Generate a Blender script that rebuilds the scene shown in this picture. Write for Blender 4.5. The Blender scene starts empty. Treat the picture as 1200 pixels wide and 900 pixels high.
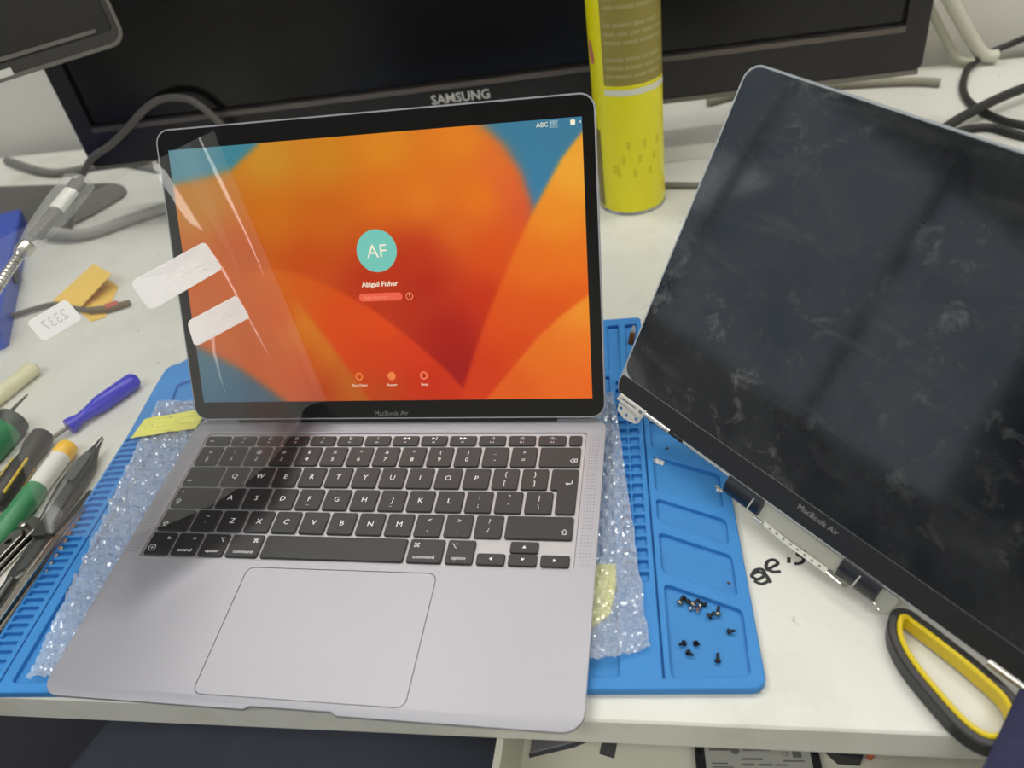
import bpy, bmesh, math, random
import numpy as np
from mathutils import Matrix, Vector, noise, geometry

R = math.radians
MM = 0.001                                   # everything below is written in millimetres
sc = bpy.context.scene
C = sc.collection
random.seed(7)

# ------------------------------------------------------------------ camera
cam_d = bpy.data.cameras.new('camera')
cam = bpy.data.objects.new('camera', cam_d)
C.objects.link(cam)
CX = Vector((0.97930384, 0.14556716, -0.14062071))
CY = Vector((0.01479314, 0.64144306, 0.76702801))
CZ = Vector((0.20185426, -0.7532337, 0.62601426))
m = Matrix.Identity(4)
for i in range(3):
    m[i][0], m[i][1], m[i][2] = CX[i], CY[i], CZ[i]
m[0][3], m[1][3], m[2][3] = 0.198237, -0.185879, 0.383520
cam.matrix_world = m
cam_d.sensor_width = 36
cam_d.lens = 936.03 / 1200 * 36
cam_d.clip_start = 0.01
cam_d.clip_end = 30
cam_d.dof.use_dof = True
cam_d.dof.focus_distance = 0.52
cam_d.dof.aperture_fstop = 7.0
sc.camera = cam

# ------------------------------------------------------------------ light
sc.view_settings.view_transform = 'Standard'
sc.view_settings.look = 'None'
sc.view_settings.exposure = -0.3
sc.view_settings.gamma = 1.0
sc.view_settings.use_curve_mapping = False
w = bpy.data.worlds.new('world'); sc.world = w
w.use_nodes = True
w.node_tree.nodes['Background'].inputs[0].default_value = (0.72, 0.86, 1.0, 1)
w.node_tree.nodes['Background'].inputs[1].default_value = 1.5

def area(name, loc, sx, sy, power, col=(1, 0.985, 0.94)):
    d = bpy.data.lights.new(name, 'AREA')
    d.shape = 'RECTANGLE'; d.size = sx; d.size_y = sy; d.energy = power; d.color = col
    o = bpy.data.objects.new(name, d); C.objects.link(o)
    o.location = loc
    return o
CEIL = 1.75
PANELS = [(-0.55, 0.68, 11), (0.88, 0.68, 11), (-0.55, -0.9, 15), (0.95, -0.9, 15)]
for px, py, pw in PANELS:
    area('ceiling_panel_light', (px, py, CEIL - 0.045), 1.1, 0.28, pw)

# ------------------------------------------------------------------ colour and materials
def lin(c):
    c = c / 255.0
    return c / 12.92 if c <= 0.04045 else ((c + 0.055) / 1.055) ** 2.4
def rgb(*c):
    return tuple(lin(x) for x in c) + (1.0,)
MATS = {}
def mat(name, col, rough=0.5, metal=0.0, spec=0.5, var=0.0, vscale=40, bump=0.0, bscale=300, alpha=1.0,
        emit=None, estr=1.0, coat=0.0, trans=0.0, rvar=0.0):
    if name in MATS: return MATS[name]
    M = bpy.data.materials.new(name); M.use_nodes = True
    nt = M.node_tree; b = nt.nodes['Principled BSDF']
    b.inputs['Base Color'].default_value = rgb(*col)
    b.inputs['Roughness'].default_value = rough
    b.inputs['Metallic'].default_value = metal
    b.inputs['Specular IOR Level'].default_value = spec
    b.inputs['Alpha'].default_value = alpha
    b.inputs['Coat Weight'].default_value = coat
    b.inputs['Transmission Weight'].default_value = trans
    if emit:
        b.inputs['Emission Color'].default_value = rgb(*emit)
        b.inputs['Emission Strength'].default_value = estr
    if var or bump or rvar:
        tc = nt.nodes.new('ShaderNodeTexCoord')
        n = nt.nodes.new('ShaderNodeTexNoise'); n.inputs['Scale'].default_value = vscale
        n.inputs['Detail'].default_value = 6
        nt.links.new(tc.outputs['Object'], n.inputs['Vector'])
        if var:
            mx = nt.nodes.new('ShaderNodeMixRGB'); mx.blend_type = 'MIX'
            mx.inputs[1].default_value = tuple(x * (1 - var) for x in rgb(*col)[:3]) + (1,)
            mx.inputs[2].default_value = tuple(min(1, x * (1 + var)) for x in rgb(*col)[:3]) + (1,)
            nt.links.new(n.outputs['Fac'], mx.inputs[0]); nt.links.new(mx.outputs[0], b.inputs['Base Color'])
        if rvar:
            mr = nt.nodes.new('ShaderNodeMapRange')
            mr.inputs[3].default_value = max(0, rough - rvar); mr.inputs[4].default_value = rough + rvar
            nt.links.new(n.outputs['Fac'], mr.inputs[0]); nt.links.new(mr.outputs[0], b.inputs['Roughness'])
        if bump:
            n2 = nt.nodes.new('ShaderNodeTexNoise'); n2.inputs['Scale'].default_value = bscale
            nt.links.new(tc.outputs['Object'], n2.inputs['Vector'])
            bp = nt.nodes.new('ShaderNodeBump'); bp.inputs['Strength'].default_value = bump
            bp.inputs['Distance'].default_value = 0.001
            nt.links.new(n2.outputs['Fac'], bp.inputs['Height']); nt.links.new(bp.outputs[0], b.inputs['Normal'])
    MATS[name] = M
    return M

# ------------------------------------------------------------------ geometry helpers: a geo is (verts, faces)
def join(*gs):
    V, F = [], []
    for v, f in gs:
        o = len(V); V += [tuple(x) for x in v]; F += [tuple(i + o for i in q) for q in f]
    return V, F
def xf(g, M):
    return [tuple(M @ Vector(v)) for v in g[0]], g[1]
def mv(g, x=0, y=0, z=0, s=1.0, rz=0.0):
    c, n = math.cos(rz), math.sin(rz)
    return [(x + s * (v[0] * c - v[1] * n), y + s * (v[0] * n + v[1] * c), z + s * v[2]) for v in g[0]], g[1]
def box(x0, x1, y0, y1, z0, z1):
    v = [(x0, y0, z0), (x1, y0, z0), (x1, y1, z0), (x0, y1, z0), (x0, y0, z1), (x1, y0, z1), (x1, y1, z1), (x0, y1, z1)]
    return v, [(3, 2, 1, 0), (4, 5, 6, 7), (0, 1, 5, 4), (1, 2, 6, 5), (2, 3, 7, 6), (3, 0, 4, 7)]
def rrect(x0, x1, y0, y1, r, n=5):
    out = []
    for cx, cy, a0 in ((x1 - r, y1 - r, 0), (x0 + r, y1 - r, 90), (x0 + r, y0 + r, 180), (x1 - r, y0 + r, 270)):
        for k in range(n + 1):
            a = R(a0 + 90 * k / n); out.append((cx + r * math.cos(a), cy + r * math.sin(a)))
    return out
def area2(p):
    return sum(p[i][0] * p[(i + 1) % len(p)][1] - p[(i + 1) % len(p)][0] * p[i][1] for i in range(len(p)))
def ccw(p):
    return list(p) if area2(p) > 0 else list(p)[::-1]
def offset(p, d):
    """inward offset of a counter-clockwise outline"""
    n = len(p); out = []
    for i in range(n):
        a, b, c = Vector(p[i - 1]), Vector(p[i]), Vector(p[(i + 1) % n])
        e1, e2 = (b - a), (c - b)
        if e1.length < 1e-9: e1 = e2
        if e2.length < 1e-9: e2 = e1
        e1.normalize(); e2.normalize()
        n1, n2 = Vector((-e1.y, e1.x)), Vector((-e2.y, e2.x))
        k = n1 + n2
        if k.length < 1e-6: k = n1
        k.normalize(); f = max(0.4, k.dot(n1))
        q = b + k * (d / f); out.append((q.x, q.y))
    return out
def roundp(p, r, n=3):
    p = ccw(p); out = []; L = len(p)
    for i in range(L):
        a, b, c = Vector(p[i - 1]), Vector(p[i]), Vector(p[(i + 1) % L])
        d1, d2 = (a - b), (c - b); rr = min(r, d1.length * .45, d2.length * .45)
        s, e = b + d1.normalized() * rr, b + d2.normalized() * rr
        for k in range(n + 1):
            t = k / n; q = s * (1 - t) ** 2 + b * 2 * t * (1 - t) + e * t * t; out.append((q.x, q.y))
    return out
def fill(polys, z, up=True):
    vs = [[Vector((x, y, 0)) for x, y in p] for p in polys]
    tri = geometry.tessellate_polygon(vs)
    V = [(x, y, z) for p in polys for x, y in p]
    return V, [tuple(t) for t in tri]
def walls(p, z0, z1):
    n = len(p)
    return [(x, y, z0) for x, y in p] + [(x, y, z1) for x, y in p], [(i, (i + 1) % n, n + (i + 1) % n, n + i) for i in range(n)]
def prism(p, z0, z1, bev=0.0, holes=(), hbev=0.0):
    """solid from an outline with optional through-holes and a chamfered upper rim"""
    p = ccw(p)
    hs = [ccw(h) for h in holes]
    g = []
    if bev:
        pi = offset(p, bev); g.append(walls(p, z0, z1 - bev)); n = len(p)
        g.append(([(x, y, z1 - bev) for x, y in p] + [(x, y, z1) for x, y in pi], [(i, (i + 1) % n, n + (i + 1) % n, n + i) for i in range(n)]))
    else:
        pi = p; g.append(walls(p, z0, z1))
    top = [pi]
    for h in hs:
        ho = offset(h, -hbev) if hbev else h
        top.append(ho); n = len(h)
        if hbev:
            g.append(([(x, y, z1 - hbev) for x, y in h] + [(x, y, z1) for x, y in ho], [(i, (i + 1) % n, n + (i + 1) % n, n + i) for i in range(n)]))
        g.append(walls(h, z0, z1 - hbev))
    g.append(fill(top, z1)); g.append(fill([p] + hs, z0))
    return join(*g)
def tube(pts, rad, n=8, cap=True):
    P = [Vector(p) for p in pts]; L = len(P)
    rs = rad if isinstance(rad, (list, tuple)) else [rad] * L
    V, F = [], []
    up = None
    for i in range(L):
        t = (P[min(i + 1, L - 1)] - P[max(i - 1, 0)]).normalized()
        if up is None:
            up = t.orthogonal().normalized()
        else:
            up = (up - t * up.dot(t)).normalized()
        s = t.cross(up)
        for k in range(n):
            a = 2 * math.pi * k / n
            V.append(tuple(P[i] + (up * math.cos(a) + s * math.sin(a)) * rs[i]))
    for i in range(L - 1):
        for k in range(n):
            F.append((i * n + k, i * n + (k + 1) % n, (i + 1) * n + (k + 1) % n, (i + 1) * n + k))
    if cap:
        F.append(tuple(range(n - 1, -1, -1))); F.append(tuple((L - 1) * n + k for k in range(n)))
    return V, F
def smooth_path(pts, per=6):
    P = [Vector(p) for p in pts]; out = []; n = len(P) - 1
    for i in range(n):
        a, b, c, d = P[max(i - 1, 0)], P[i], P[i + 1], P[min(i + 2, n)]
        for k in range(per):
            t = k / per
            out.append(.5 * ((2 * b) + (c - a) * t + (2 * a - 5 * b + 4 * c - d) * t * t + (3 * b - a - 3 * c + d) * t ** 3))
    out.append(P[-1]); return [tuple(x) for x in out]
def lathe(prof, n=24):
    V, F = [], []
    for r, z in prof:
        for k in range(n):
            a = 2 * math.pi * k / n; V.append((r * math.cos(a), r * math.sin(a), z))
    for i in range(len(prof) - 1):
        for k in range(n):
            F.append((i * n + k, i * n + (k + 1) % n, (i + 1) * n + (k + 1) % n, (i + 1) * n + k))
    F.append(tuple(range(n - 1, -1, -1))); F.append(tuple((len(prof) - 1) * n + k for k in range(n)))
    return V, F
def along(a, b):
    """matrix whose z axis runs from a to b"""
    a, b = Vector(a), Vector(b); q = (b - a).to_track_quat('Z', 'Y').to_matrix().to_4x4()
    q.translation = a; return q

def mesh_of(name, g, material, smooth=35):
    me = bpy.data.meshes.new(name)
    me.from_pydata([(x * MM, y * MM, z * MM) for x, y, z in g[0]], [], g[1])
    bm = bmesh.new(); bm.from_mesh(me)
    bmesh.ops.remove_doubles(bm, verts=bm.verts, dist=2e-6)
    bmesh.ops.recalc_face_normals(bm, faces=bm.faces)
    bm.to_mesh(me); bm.free()
    if smooth:
        me.shade_smooth(); me.set_sharp_from_angle(angle=R(smooth))
    me.materials.append(material)
    return me
def part(name, g, material, parent, loc=None, smooth=35, label=None):
    me = g if isinstance(g, bpy.types.Mesh) else mesh_of(name, g, material, smooth)
    o = bpy.data.objects.new(name, me); C.objects.link(o)
    o.parent = parent
    if loc: o.location = [c * MM for c in loc]
    if label: o['label'] = label
    return o
def tag(o, label, cat, group=None, kind=None):
    o['label'] = label; o['category'] = cat
    if group: o['group'] = group
    if kind: o['kind'] = kind
    return o
def thing(name, label, cat, loc=(0, 0, 0), rot=(0, 0, 0), group=None):
    o = bpy.data.objects.new(name, None); C.objects.link(o)
    o.empty_display_size = 0.01
    o.location = [c * MM for c in loc]; o.rotation_euler = rot
    return tag(o, label, cat, group)
def solo(name, g, material, label, cat, group=None, smooth=35, kind=None):
    """a thing that is one mesh: origin put at the middle of its base"""
    xs, ys, zs = zip(*g[0]); c = ((min(xs) + max(xs)) / 2, (min(ys) + max(ys)) / 2, min(zs))
    g = ([(x - c[0], y - c[1], z - c[2]) for x, y, z in g[0]], g[1])
    o = part(name, g, material, None, c, smooth)
    return tag(o, label, cat, group, kind)
def struct(name, g, material, parent=None, smooth=35):
    o = part(name, g, material, parent, None, smooth)
    o['kind'] = 'structure'
    return o

# ------------------------------------------------------------------ lettering: every string is meshed once
STR = {}
def want(*ss):
    for s in ss: STR.setdefault(s, None)
def mesh_strings():
    obs = []
    for s in STR:
        cu = bpy.data.curves.new('t', 'FONT'); cu.body = s[1:] if s.startswith('\x01') else s
        if s.startswith('\x01'): cu.offset = 0.018
        cu.size = 1; cu.align_x = 'CENTER'; cu.align_y = 'CENTER'; cu.resolution_u = 2
        o = bpy.data.objects.new('t', cu); C.objects.link(o); obs.append((s, o, cu))
    dg = bpy.context.evaluated_depsgraph_get()
    for s, o, cu in obs:
        me = bpy.data.meshes.new_from_object(o.evaluated_get(dg))
        V = [tuple(v.co) for v in me.vertices]; F = [tuple(p.vertices) for p in me.polygons]
        if V:
            xs, ys = [v[0] for v in V], [v[1] for v in V]
            cx = (min(xs) + max(xs)) / 2
            V = [(v[0] - cx, v[1], v[2]) for v in V]
        STR[s] = (V, F)
        bpy.data.meshes.remove(me)
    for s, o, cu in obs:
        bpy.data.objects.remove(o); bpy.data.curves.remove(cu)
def txt(s, size, x=0, y=0, z=0, width=None, rz=0.0):
    g = STR[s]
    if width and g[0]:
        ww = max(v[0] for v in g[0]) - min(v[0] for v in g[0]); size = width / ww
    return mv(g, x, y, z, size, rz)

U, RP = 19.0, 18.9
ROWY = [178.1 - RP * k for k in range(5)]
KEYS = []                                     # u0, width in u, y centre, height, legends [(text, dx, dy, size)]
fn_ic = ['☼', '☀', '▣', '⌕', '♀', '☾', '◀◀', '▶‖', '▶▶', '◁', '◁›', '◁»']
FU = 1.073
KEYS.append((0, FU, 192.9, 8.4, [('esc', -4.2, -0.6, 2.6)]))
for k in range(12):
    KEYS.append((FU * (k + 1), FU, 192.9, 8.4, [(fn_ic[k], 0, 1.5, 3.0), ('F%d' % (k + 1), 0, -2.0, 2.0)]))
KEYS.append((FU * 13, 14.5 - FU * 13, 192.9, 8.4, []))
for k, (a, b) in enumerate(zip('±!@#$%^&*()_+', '§1234567890-=')):
    KEYS.append((k, 1, ROWY[0], RP - 2.1, [(a, 0, 3.6, 4.2), (b, 0, -2.8, 4.9)]))
KEYS.append((13, 1.5, ROWY[0], RP - 2.1, [('⌫', 9.2, -3.6, 4.6)]))
KEYS.append((0, 1.5, ROWY[1], RP - 2.1, [('⇥', -9, -4.4, 4.4)]))
for k, ch in enumerate('QWERTYUIOP'):
    KEYS.append((1.5 + k, 1, ROWY[1], RP - 2.1, [(ch, 0, 0, 5.6)]))
KEYS.append((11.5, 1, ROWY[1], RP - 2.1, [('{', 0, 3.6, 5), ('[', 0, -3.6, 5)]))
KEYS.append((12.5, 1, ROWY[1], RP - 2.1, [('}', 0, 3.6, 5), (']', 0, -3.6, 5)]))
KEYS.append((0, 1.75, ROWY[2], RP - 2.1, [('•', -11, 4.6, 4.5), ('⇪', -11, -3.4, 4.8)]))
for k, ch in enumerate('ASDFGHJKL'):
    KEYS.append((1.75 + k, 1, ROWY[2], RP - 2.1, [(ch, 0, 0, 5.6)] + ([('_', 0, -3.4, 3.6)] if ch in 'FJ' else [])))
for k, (a, b) in enumerate(((':', ';'), ('"', "'"), ('|', '\\'))):
    KEYS.append((10.75 + k, 1, ROWY[2], RP - 2.1, [(a, 0, 3.6, 4.8), (b, 0, -3.0, 4.8)]))
KEYS.append((0, 1.25, ROWY[3], RP - 2.1, [('⇧', -6.5, -3.4, 5.2)]))
KEYS.append((1.25, 1, ROWY[3], RP - 2.1, [('~', 0, 3.6, 4.6), ('`', 0, -3.0, 4.6)]))
for k, ch in enumerate('ZXCVBNM'):
    KEYS.append((2.25 + k, 1, ROWY[3], RP - 2.1, [(ch, 0, 0, 5.6)]))
for k, (a, b) in enumerate((('<', ','), ('>', '.'), ('?', '/'))):
    KEYS.append((9.25 + k, 1, ROWY[3], RP - 2.1, [(a, 0, 3.6, 4.8), (b, 0, -3.2, 4.8)]))
KEYS.append((12.25, 2.25, ROWY[3], RP - 2.1, [('⇧', 15.6, -3.4, 5.2)]))
KEYS.append((0, 1, ROWY[4], RP - 2.1, [('fn', 4.4, 4.2, 3.4), ('⊕', -4.2, -3.6, 3.6)]))
KEYS.append((1, 1, ROWY[4], RP - 2.1, [('^', 3.6, 3.6, 4.6), ('control', 0.4, -4.6, 3.4)]))
KEYS.append((2, 1, ROWY[4], RP - 2.1, [('⌥', 4.4, 3.8, 4.2), ('option', 0.4, -4.6, 3.4)]))
KEYS.append((3, 1.25, ROWY[4], RP - 2.1, [('⌘', 6.4, 3.8, 4.4), ('command', 0.6, -4.6, 3.4)]))
KEYS.append((4.25, 5, ROWY[4], RP - 2.1, []))
KEYS.append((9.25, 1.25, ROWY[4], RP - 2.1, [('⌘', -6.4, 3.8, 4.4), ('command', -0.4, -4.6, 3.4)]))
KEYS.append((10.5, 1, ROWY[4], RP - 2.1, [('⌥', -4.4, 3.8, 4.2), ('option', -0.4, -4.6, 3.4)]))
HK = 7.9
YL, YH = ROWY[4] - 8.4 + HK / 2, ROWY[4] + 8.4 - HK / 2
KEYS.append((11.5, 1, YL, HK, [('◀', 0, 0, 2.6)]))
KEYS.append((12.5, 1, YH, HK, [('▲', 0, 0, 2.6)]))
KEYS.append((12.5, 1, YL, HK, [('▼', 0, 0, 2.6)]))
KEYS.append((13.5, 1, YL, HK, [('▶', 0, 0, 2.6)]))
for k in KEYS:
    want(*[l[0] for l in k[4]])
want('↵', 'AF', '\x01Abigail Fisher', 'Enter Password', '?', 'Shut Down', 'Restart', 'Sleep', 'MacBook Air', 'ABC', '\x01SAMSUNG', '2337', 'CE')
mesh_strings()

# ================================================================== SETTING
m_wall = mat('wall_paint', (234, 231, 222), 0.8, var=0.03, vscale=3)
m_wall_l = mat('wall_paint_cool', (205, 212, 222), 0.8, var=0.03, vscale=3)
m_ceil = mat('ceiling_tile', (215, 215, 212), 0.9)
m_floor = mat('floor_vinyl', (46, 47, 54), 0.6, var=0.2, vscale=8)
X0, X1, Y0, Y1, ZF, ZC = -2200, 2300, -2600, 1000, -750, CEIL * 1000
struct('floor', box(X0, X1, Y0, Y1, ZF - 20, ZF), m_floor)
struct('ceiling', box(X0, X1, Y0, Y1 + 40, ZC, ZC + 20), m_ceil)
struct('wall_back', prism([(X0, 886 + (X0 - 70) * .0314), (X1, 886 + (X1 - 70) * .0314), (X1, 1000), (X0, 1000)], ZF, ZC), m_wall)
WY0, WY1, WZ0, WZ1 = -2000, 250, 500, 1680
struct('wall_left', join(box(X0 - 60, X0, Y0, WY0, ZF, ZC), box(X0 - 60, X0, WY1, Y1, ZF, ZC), box(X0 - 60, X0, WY0, WY1, ZF, WZ0), box(X0 - 60, X0, WY0, WY1, WZ1, ZC)), m_wall_l)
struct('wall_front', box(X0, X1, Y0 - 40, Y0, ZF, ZC), m_wall)
m_wfr = mat('window_frame_white', (224, 226, 228), 0.4)
m_pane = bpy.data.materials.new('window_pane'); m_pane.use_nodes = True
_nt = m_pane.node_tree; _nt.nodes.remove(_nt.nodes['Principled BSDF'])
_t = _nt.nodes.new('ShaderNodeBsdfTransparent'); _g = _nt.nodes.new('ShaderNodeBsdfGlossy'); _m = _nt.nodes.new('ShaderNodeMixShader')
_m.inputs[0].default_value = 0.06; _g.inputs['Roughness'].default_value = 0.02
_nt.links.new(_t.outputs[0], _m.inputs[1]); _nt.links.new(_g.outputs[0], _m.inputs[2]); _nt.links.new(_m.outputs[0], _nt.nodes['Material Output'].inputs['Surface'])
win = struct('window_1', join(box(X0 - 50, X0 + 8, WY0, WY1, WZ0, WZ0 + 50), box(X0 - 50, X0 + 8, WY0, WY1, WZ1 - 50, WZ1), *[box(X0 - 50, X0 + 8, y - 16, y + 16, WZ0 + 50, WZ1 - 50) for y in (WY0 + 25, -1250, -500, WY1 - 25)]), m_wfr)
for ya, yb0 in ((WY0 + 50, -1275), (-1225, -525), (-475, WY1 - 50)):
    part('pane', box(X0 - 24, X0 - 20, ya, yb0, WZ0 + 50, WZ1 - 50), m_pane, win)
struct('wall_right', box(X1, X1 + 40, Y0, Y1, ZF, ZC), m_wall)

m_lampw = mat('lamp_housing', (230, 230, 228), 0.4)
m_diff = mat('lamp_diffuser', (245, 245, 240), 0.5, emit=(255, 252, 244), estr=1.5)
CLAB = ['ceiling light panel over the television monitor', 'ceiling light panel above the spray can and wall cables', 'ceiling light panel by the window behind the chair', 'ceiling light panel behind the drawer side of the bench']
for (px, py, pw), clab in zip(PANELS, CLAB):
    t = thing('ceiling_light', clab, 'ceiling light', (px * 1000, py * 1000, ZC - 40), group='ceiling light panels')
    part('housing', prism(rrect(-570, 570, -155, 155, 12), 12, 40, 0), m_lampw, t)
    part('diffuser', box(-550, 550, -140, 140, 2, 12), m_diff, t)

# the bench: top, apron, legs
m_bench = mat('bench_laminate', (226, 225, 217), 0.42)
nt = m_bench.node_tree; b = nt.nodes['Principled BSDF']
tc = nt.nodes.new('ShaderNodeTexCoord')
def stain(scale, lo, hi, detail=8, rough=0.65):
    n = nt.nodes.new('ShaderNodeTexNoise'); n.inputs['Scale'].default_value = scale
    n.inputs['Detail'].default_value = detail; n.inputs['Roughness'].default_value = rough
    nt.links.new(tc.outputs['Object'], n.inputs['Vector'])
    r = nt.nodes.new('ShaderNodeMapRange'); r.inputs[1].default_value = lo; r.inputs[2].default_value = hi
    nt.links.new(n.outputs['Fac'], r.inputs[0]); return r.outputs[0]
mxa = nt.nodes.new('ShaderNodeMixRGB'); mxa.inputs[1].default_value = rgb(219, 219, 211); mxa.inputs[2].default_value = rgb(200, 197, 183)
nt.links.new(stain(9, 0.5, 0.75), mxa.inputs[0])
mxb = nt.nodes.new('ShaderNodeMixRGB'); mxb.inputs[2].default_value = rgb(120, 112, 96)
nt.links.new(mxa.outputs[0], mxb.inputs[1]); nt.links.new(stain(75, 0.66, 0.76, 5), mxb.inputs[0])
nt.links.new(mxb.outputs[0], b.inputs['Base Color'])
m_leg = mat('bench_frame', (190, 190, 184), 0.5)
TR = R(1.8)
bench = thing('workbench', 'long white laminate workbench with grimy marks and black handwriting', 'workbench', (70, 9.5, 0), (0, 0, TR))
part('tabletop', prism(rrect(-900, 900, 0, 845, 3, 2), -22, 0, 1.2), m_bench, bench)
for lx in (-860, 640, 860):
    for ly in (70, 800):
        part('leg', box(lx - 22, lx + 22, ly - 22, ly + 22, ZF, -22), m_leg, bench)
part('apron', box(-860, 860, 740, 760, -120, -22), m_leg, bench)
Mb_inv = (Matrix.Translation((70, 9.5, 0)) @ Matrix.Rotation(TR, 4, 'Z')).inverted()
m_ink = mat('marker_ink', (24, 24, 26), 0.5)
strokes = [[(238, 103), (240, 107), (244, 108), (245, 104), (241, 101), (238, 103.5), (242, 106), (246, 104)], [(239, 100), (243, 98), (247, 101), (245, 105), (248, 99)],
           [(246, 107.5), (250, 110), (253, 112.5), (251, 115), (247.5, 113.5), (246.5, 109), (250, 106.5), (254, 107)],
           [(259, 113), (259.5, 117)], [(262, 112.5), (266, 113.5), (267.5, 117), (264.5, 119), (266, 121.5), (269.5, 122)],
           [(273, 119), (276, 117.5), (278.5, 119.5), (280, 124), (278.5, 128)], [(281, 123), (283, 126)]]
g = []
for s in strokes:
    q = [tuple(Mb_inv @ Vector((x, y, 0.1))) for x, y in s]
    v, f = tube(smooth_path(q, 5), 1.05, 6)
    g.append(([(a, b_, max(0.05, 0.1 + (c - 0.1) * 0.15)) for a, b_, c in v], f))
part('handwriting', join(*g), m_ink, bench, label='black marker handwriting on the bench top')
# drawer that hangs under the bench on the right
m_draw = mat('drawer_paint', (214, 212, 196), 0.55, var=0.05, vscale=12)
dr = thing('drawer', 'cream open drawer under the front edge of the workbench', 'drawer', (98, -70, -104), (0, 0, 0))
part('bottom', box(0, 480, 0, 420, 0, 4), m_draw, dr)
part('side_panel', box(0, 4, 0, 420, 4, 62), m_draw, dr)
part('side_panel', box(476, 480, 0, 420, 4, 62), m_draw, dr)
part('back_panel', box(4, 476, 416, 420, 4, 62), m_draw, dr)
part('front_panel', box(-8, 488, -16, 0, -10, 66), m_draw, dr)
for rx in (-5, 481):
    part('runner', box(rx, rx + 4, 110, 420, 20, 82), m_leg, dr)

# ================================================================== REPAIR MAT
m_mat = mat('blue_silicone', (58, 134, 203), 0.55, spec=0.35, var=0.06, vscale=60, bump=0.08, bscale=900)
MATM = Matrix.Translation((-205.5, -0.5, 0)) @ Matrix.Rotation(R(4.3), 4, 'Z')
rm = thing('repair_mat', 'large blue silicone repair mat with moulded parts trays under the open laptop', 'mat', (-205.5, -0.5, 0.3), (0, 0, R(4.3)))
outline = [(3, 0), (442, -1), (446.5, 3), (446.5, 284), (441, 289), (402, 290), (401, 321), (399, 323), (30, 324), (20, 323), (14, 320), (10, 310),
           (6, 305), (-1, 303), (-4, 297), (-4, 278), (0, 215), (0, 3)]
part('sheet', prism(roundp(outline, 4), 0, 2.2), mat('dusty_blue_silicone', (62, 134, 199), 0.6, spec=0.3, var=0.07, vscale=90), rm)
def rct(x0, x1, y0, y1, r=1.0): return roundp([(x0, y0), (x1, y0), (x1, y1), (x0, y1)], r, 2)
holes = []
for k in range(34):
    y = 4.5 + 6.15 * k; holes.append(rct(2.0, 15.6, y, y + 4.3, 0.8))
holes.append(rct(19.2, 20.3, 4, 216, 0.3))
holes.append(rct(27.6, 374.5, 6.2, 250, 2))
holes.append(roundp([(36, 262), (66, 256), (96, 262), (126, 256), (126, 276), (96, 270), (66, 278), (44, 270), (28, 282), (16, 276), (20, 254)], 3))
for k in range(21):
    y = 64.5 + 8.6 * k
    for x in (378.9, 386.6): holes.append(rct(x, x + 6.4, y, y + 6.7, 1.0))
holes.append(rct(396.2, 397.2, 5, 246, 0.3))
trays = [[(400.6, 5), (439.6, 6), (441, 44.5), (401, 63)], [(400.6, 71), (439.8, 53), (440.4, 81), (400.6, 100)],
         [(400.7, 109), (439.8, 88), (440.8, 107.5), (400.7, 127)], [(400.8, 133.6), (440.4, 116.4), (441.4, 144.8), (401.2, 164.4)],
         [(401, 171.7), (440.5, 153), (441, 181), (401, 200)], [(401, 208), (440, 189), (441, 262), (401, 280)]]
for t in trays: holes.append(roundp(t, 3.5))
holes.append(rct(374, 383, 256, 314)); holes.append(rct(388, 397, 256, 314))
holes.append(rct(150, 366, 258, 316, 4))
part('raised_relief', prism(roundp(outline, 4), 2.2, 5.2, 0.6, holes, 0.45), m_mat, rm, label='raised ribs and tray walls')

# ------------------------------------------------------------------ bubble wrap
m_bub = bpy.data.materials.new('bubble_film'); m_bub.use_nodes = True
nt = m_bub.node_tree; b = nt.nodes['Principled BSDF']
b.inputs['Base Color'].default_value = rgb(212, 217, 222); b.inputs['Roughness'].default_value = 0.07; b.inputs['Coat Weight'].default_value = 1.0; b.inputs['Coat Roughness'].default_value = 0.03
b.inputs['Specular IOR Level'].default_value = 1.0; b.inputs['Alpha'].default_value = 0.46
m_tape = mat('yellow_tape', (228, 226, 110), 0.35, var=0.05, vscale=50, bump=0.15, bscale=500)
BQ = [(38.5, 7), (391, 21), (377.5, 226), (11, 252)]
def bub_xy(u, v):
    e = 0.9 * noise.noise(Vector((u * 14, v * 14, 3)))
    x = (BQ[0][0] * (1 - u) + BQ[1][0] * u) * (1 - v) + (BQ[3][0] * (1 - u) + BQ[2][0] * u) * v
    y = (BQ[0][1] * (1 - u) + BQ[1][1] * u) * (1 - v) + (BQ[3][1] * (1 - u) + BQ[2][1] * u) * v
    y -= 4.5 * math.sin(math.pi * min(1, max(0, (u - .82) / .18))) * (1 - v) ** 3 * 1.2
    return x + e * 1.6, y + e * 1.6
NU, NV = 300, 190
V, F = [], []
inv_lap = MATM
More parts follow.
